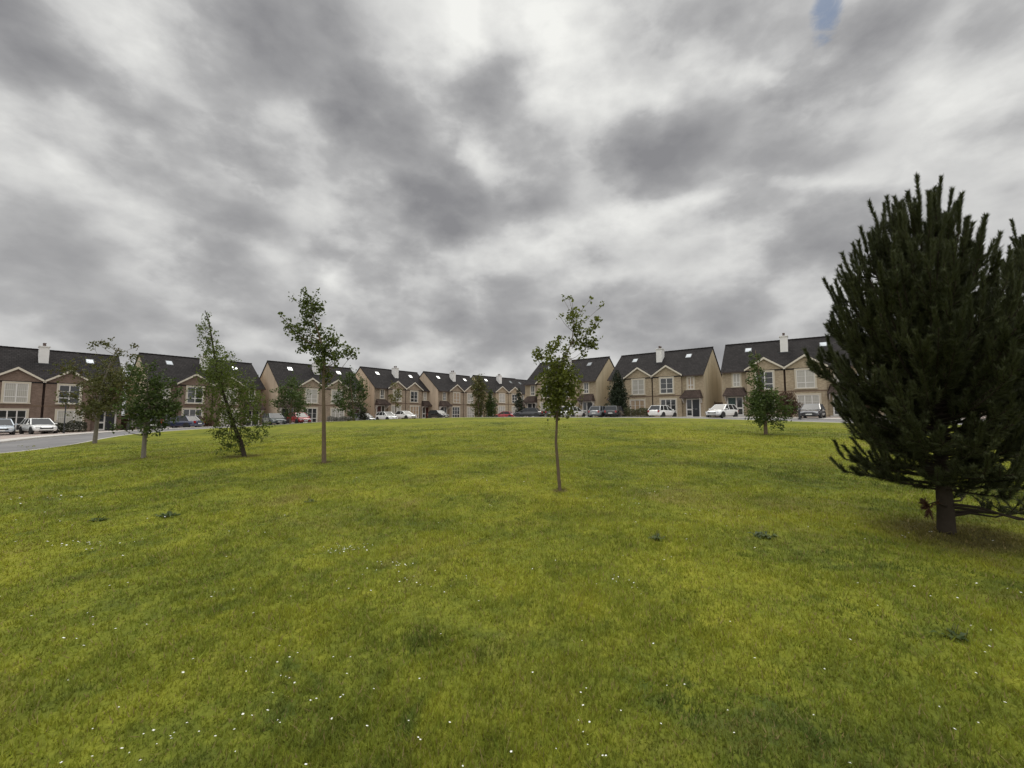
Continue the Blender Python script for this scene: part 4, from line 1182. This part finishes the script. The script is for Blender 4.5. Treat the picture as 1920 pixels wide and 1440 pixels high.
def pine(base, H, prof, tr, label, ntip, seed, lean=0.0, low=False):
    global rng
    keep = rng; rng = np.random.default_rng(seed); rs = random.Random(seed)
    e = empty('pine_tree', base, 0, label, 'tree')
    zs, rs_ = np.array([p[0] for p in prof]), np.array([p[1] for p in prof])
    m_ = MB()
    m_.tube([(0, 0, -.1), (0, 0, .05), (.01, 0, .3), (.02, .02, H * .3), (lean * .4, .0, H * .6), (lean, 0, H * .93)], [tr * 1.35, tr * 1.08, tr, tr * .75, tr * .42, .02], 12)
    m_.build('trunk', M['bark_dark'], e, smooth=True)
    br = MB(); nd = []
    ga = math.pi * (3 - math.sqrt(5))
    ph = [rs.uniform(0, 6.28) for _ in range(6)]
    zl = prof[0][0]
    def brush(p, dv, L_, dens_=1.0):
        q1 = p + dv * L_ * .5 + np.array([rs.uniform(-.02, .02), rs.uniform(-.02, .02), 0]); q2 = p + dv * L_ + np.array([0, 0, .03])
        br.tube([p, q1, q2], [.010, .008, .004], 4)
        needles_along([p, q1, q2], int(620 * L_ * dens_ / .4), .060, .0038, .58, nd)
    for k in range(ntip):
        f = (k + .5) / ntip
        zt = zl + (H - zl) * (1 - (1 - f) ** 1.10)
        a = k * ga + rs.uniform(-.35, .35)
        zf = (zt - zl) / (H - zl)
        # boughs come in uneven tiers: some reach out, some stay short and leave gaps
        irr = .98 + .10 * math.sin(3 * a + ph[0] + 4 * zt) +   .08 * math.sin(2 * a + ph[1] - 3.1 * zt) + .06 * math.sin(7.0 * zt + ph[2])
        Rr = float(np.interp(zt, zs, rs_)) * irr * rs.uniform(.74, 1.0)
        rise = Rr * (.02 + .60 * zf + 1.7 * zf ** 3) + .18 * zf
        z0 = max(.48, zt - rise - .08)
        tip = np.array([lean * min(1, zf * 1.3) + Rr * math.cos(a), Rr * math.sin(a), zt + rs.uniform(-.10, .10)])
        p0 = np.array([lean * min(1, z0 / H * 1.2), 0, z0])
        hor = tip - p0; hor[2] = 0
        at_ = lambda t: p0 + hor * t ** .85 + np.array([0, 0, (tip[2] - p0[2]) * t ** 1.6])
        P_ = [at_(t) for t in (0.0, .25, .5, .75, 1.0)]
        L = np.linalg.norm(hor) + abs(tip[2] - p0[2])
        r0 = .008 + .008 * L
        br.tube(P_, [r0, r0 * .8, r0 * .6, r0 * .4, .006], 5)
        needles_along(P_[1:], int(150 * L), .072, .0042, .85, nd)
        for j in range(int(3 + 5.0 * L)):
            q = at_(rs.uniform(.15, 1.0))
            sa = a + rs.choice((-1, 1)) * rs.uniform(.3, 1.1)
            ln_ = rs.uniform(.14, .32) * (1.0 - .3 * zf)
            o1 = np.array([math.cos(sa), math.sin(sa), .15 + .6 * zf]); o1 /= np.linalg.norm(o1)
            q1 = q + o1 * ln_ * .5; q2 = q1 + (o1 * .45 + np.array([0, 0, .40 + .5 * zf])) * ln_ * .7
            br.tube([q, q1, q2], [.008, .006, .004], 4)
            needles_along([q, q1, q2], int(120 + 60 * rs.random()), .066, .0042, .62, nd)
        # this year's upright shoots, bottle brushes at the end and along the outer bough
        out_ = max(0.0, .75 - .75 * zf)
        for c_ in range(1 + int(zf > .12) + int(rs.random() < .55)):
            t = 1.0 if c_ == 0 else rs.uniform(.55, .95)
            up = np.array([out_ * math.cos(a) + rs.uniform(-.2, .2), out_ * math.sin(a) + rs.uniform(-.2, .2), 1.0]); up /= np.linalg.norm(up)
            brush(at_(t), up, rs.uniform(.22, .50) * (.55 + .6 * zf), .9)
    # leaders
    for dx_, dy_, hh in ((0, 0, -.08), (-.20, .05, -.05), (.26, -.05, -.06), (-.38, 0, -.16), (.12, .2, -.14), (.45, .05, -.22)):
        b0 = np.array([lean + dx_ * .3, dy_ * .3, H * .82]); t0 = np.array([lean + dx_, dy_, H + hh])
        m0 = (b0 + t0) / 2 + np.array([dx_ * .25, 0, -.03])
        br.tube([b0, m0, t0], [.016, .012, .006], 5)
        needles_along([b0, m0, t0], 900, .060, .004, .55, nd)
    br.build('limbs', M['bark_dark'], e)
    fast_obj('needles', np.concatenate(nd), 3, NEEDLE, e)
    if low:
        dn = []; db = MB()
        for ang_, L, zz_, up in ((0.1, 1.5, .28, -.02), (-.45, 1.3, .34, -.08), (.6, 1.4, .36, .02), (-.15, .9, .22, .1), (-1.0, 1.0, .38, -.05)):
            P_ = [np.array([0, 0, zz_])]
            for t in (.3, .6, 1.0): P_.append(np.array([L * t * math.cos(ang_), L * t * math.sin(ang_), zz_ + up * t + .05 * math.sin(t * 6 + L)]))
            db.tube(P_, [.022, .016, .011, .005], 6)
            for j in range(9):
                t = rs.uniform(.35, 1); q = P_[0] * (1 - t) + P_[-1] * t
                q2 = q + np.array([rs.uniform(-.12, .16), rs.uniform(-.16, .16), rs.uniform(-.02, .2)])
                db.tube([q, q2], [.006, .003], 4)
                needles_along([q, q2], 70, .06, .004, .7, nd2 := [])
                dn += nd2
        db.build('low_branches', M['bark_dark'], e)
        fast_obj('low_needles', np.concatenate(dn), 3, NEEDLE, e)
        tn = []; tb = MB()
        tb.tube([(0, -.05, .34), (-.22, -.12, .42), (-.34, -.15, .40)], [.014, .01, .006], 5)
        for j in range(12):
            q = np.array([-.34, -.15, .36]); q2 = q + np.array([rs.uniform(-.09, .09), rs.uniform(-.09, .09), rs.uniform(-.13, .10)])
            needles_along([q, q2], 60, .05, .004, .7, tn)
        tb.build('dead_twig', M['bark_dark'], e)
        fast_obj('dead_needles', np.concatenate(tn), 3, DEAD, e)
    rng = keep
    return e
pine((5.39, 5.46, .20), 3.98, [(.62, .72), (.80, 1.02), (1.2, .98), (1.5, 1.04), (2.0, 1.12), (2.4, 1.10), (2.8, 1.0), (3.2, .82), (3.6, .60), (4.0, .25)], .085,
     'big dark pine with upright shoots and short thick trunk at the right', 245, 5, -.12, True)
pine((8.9, 7.0, .27), 4.25, [(.5, .8), (1.0, 1.1), (2.0, 1.2), (3.0, .95), (3.6, .65), (4.3, .25)], .10,
     'second dark pine close behind the big one, cut off by the right edge', 150, 11, 0)
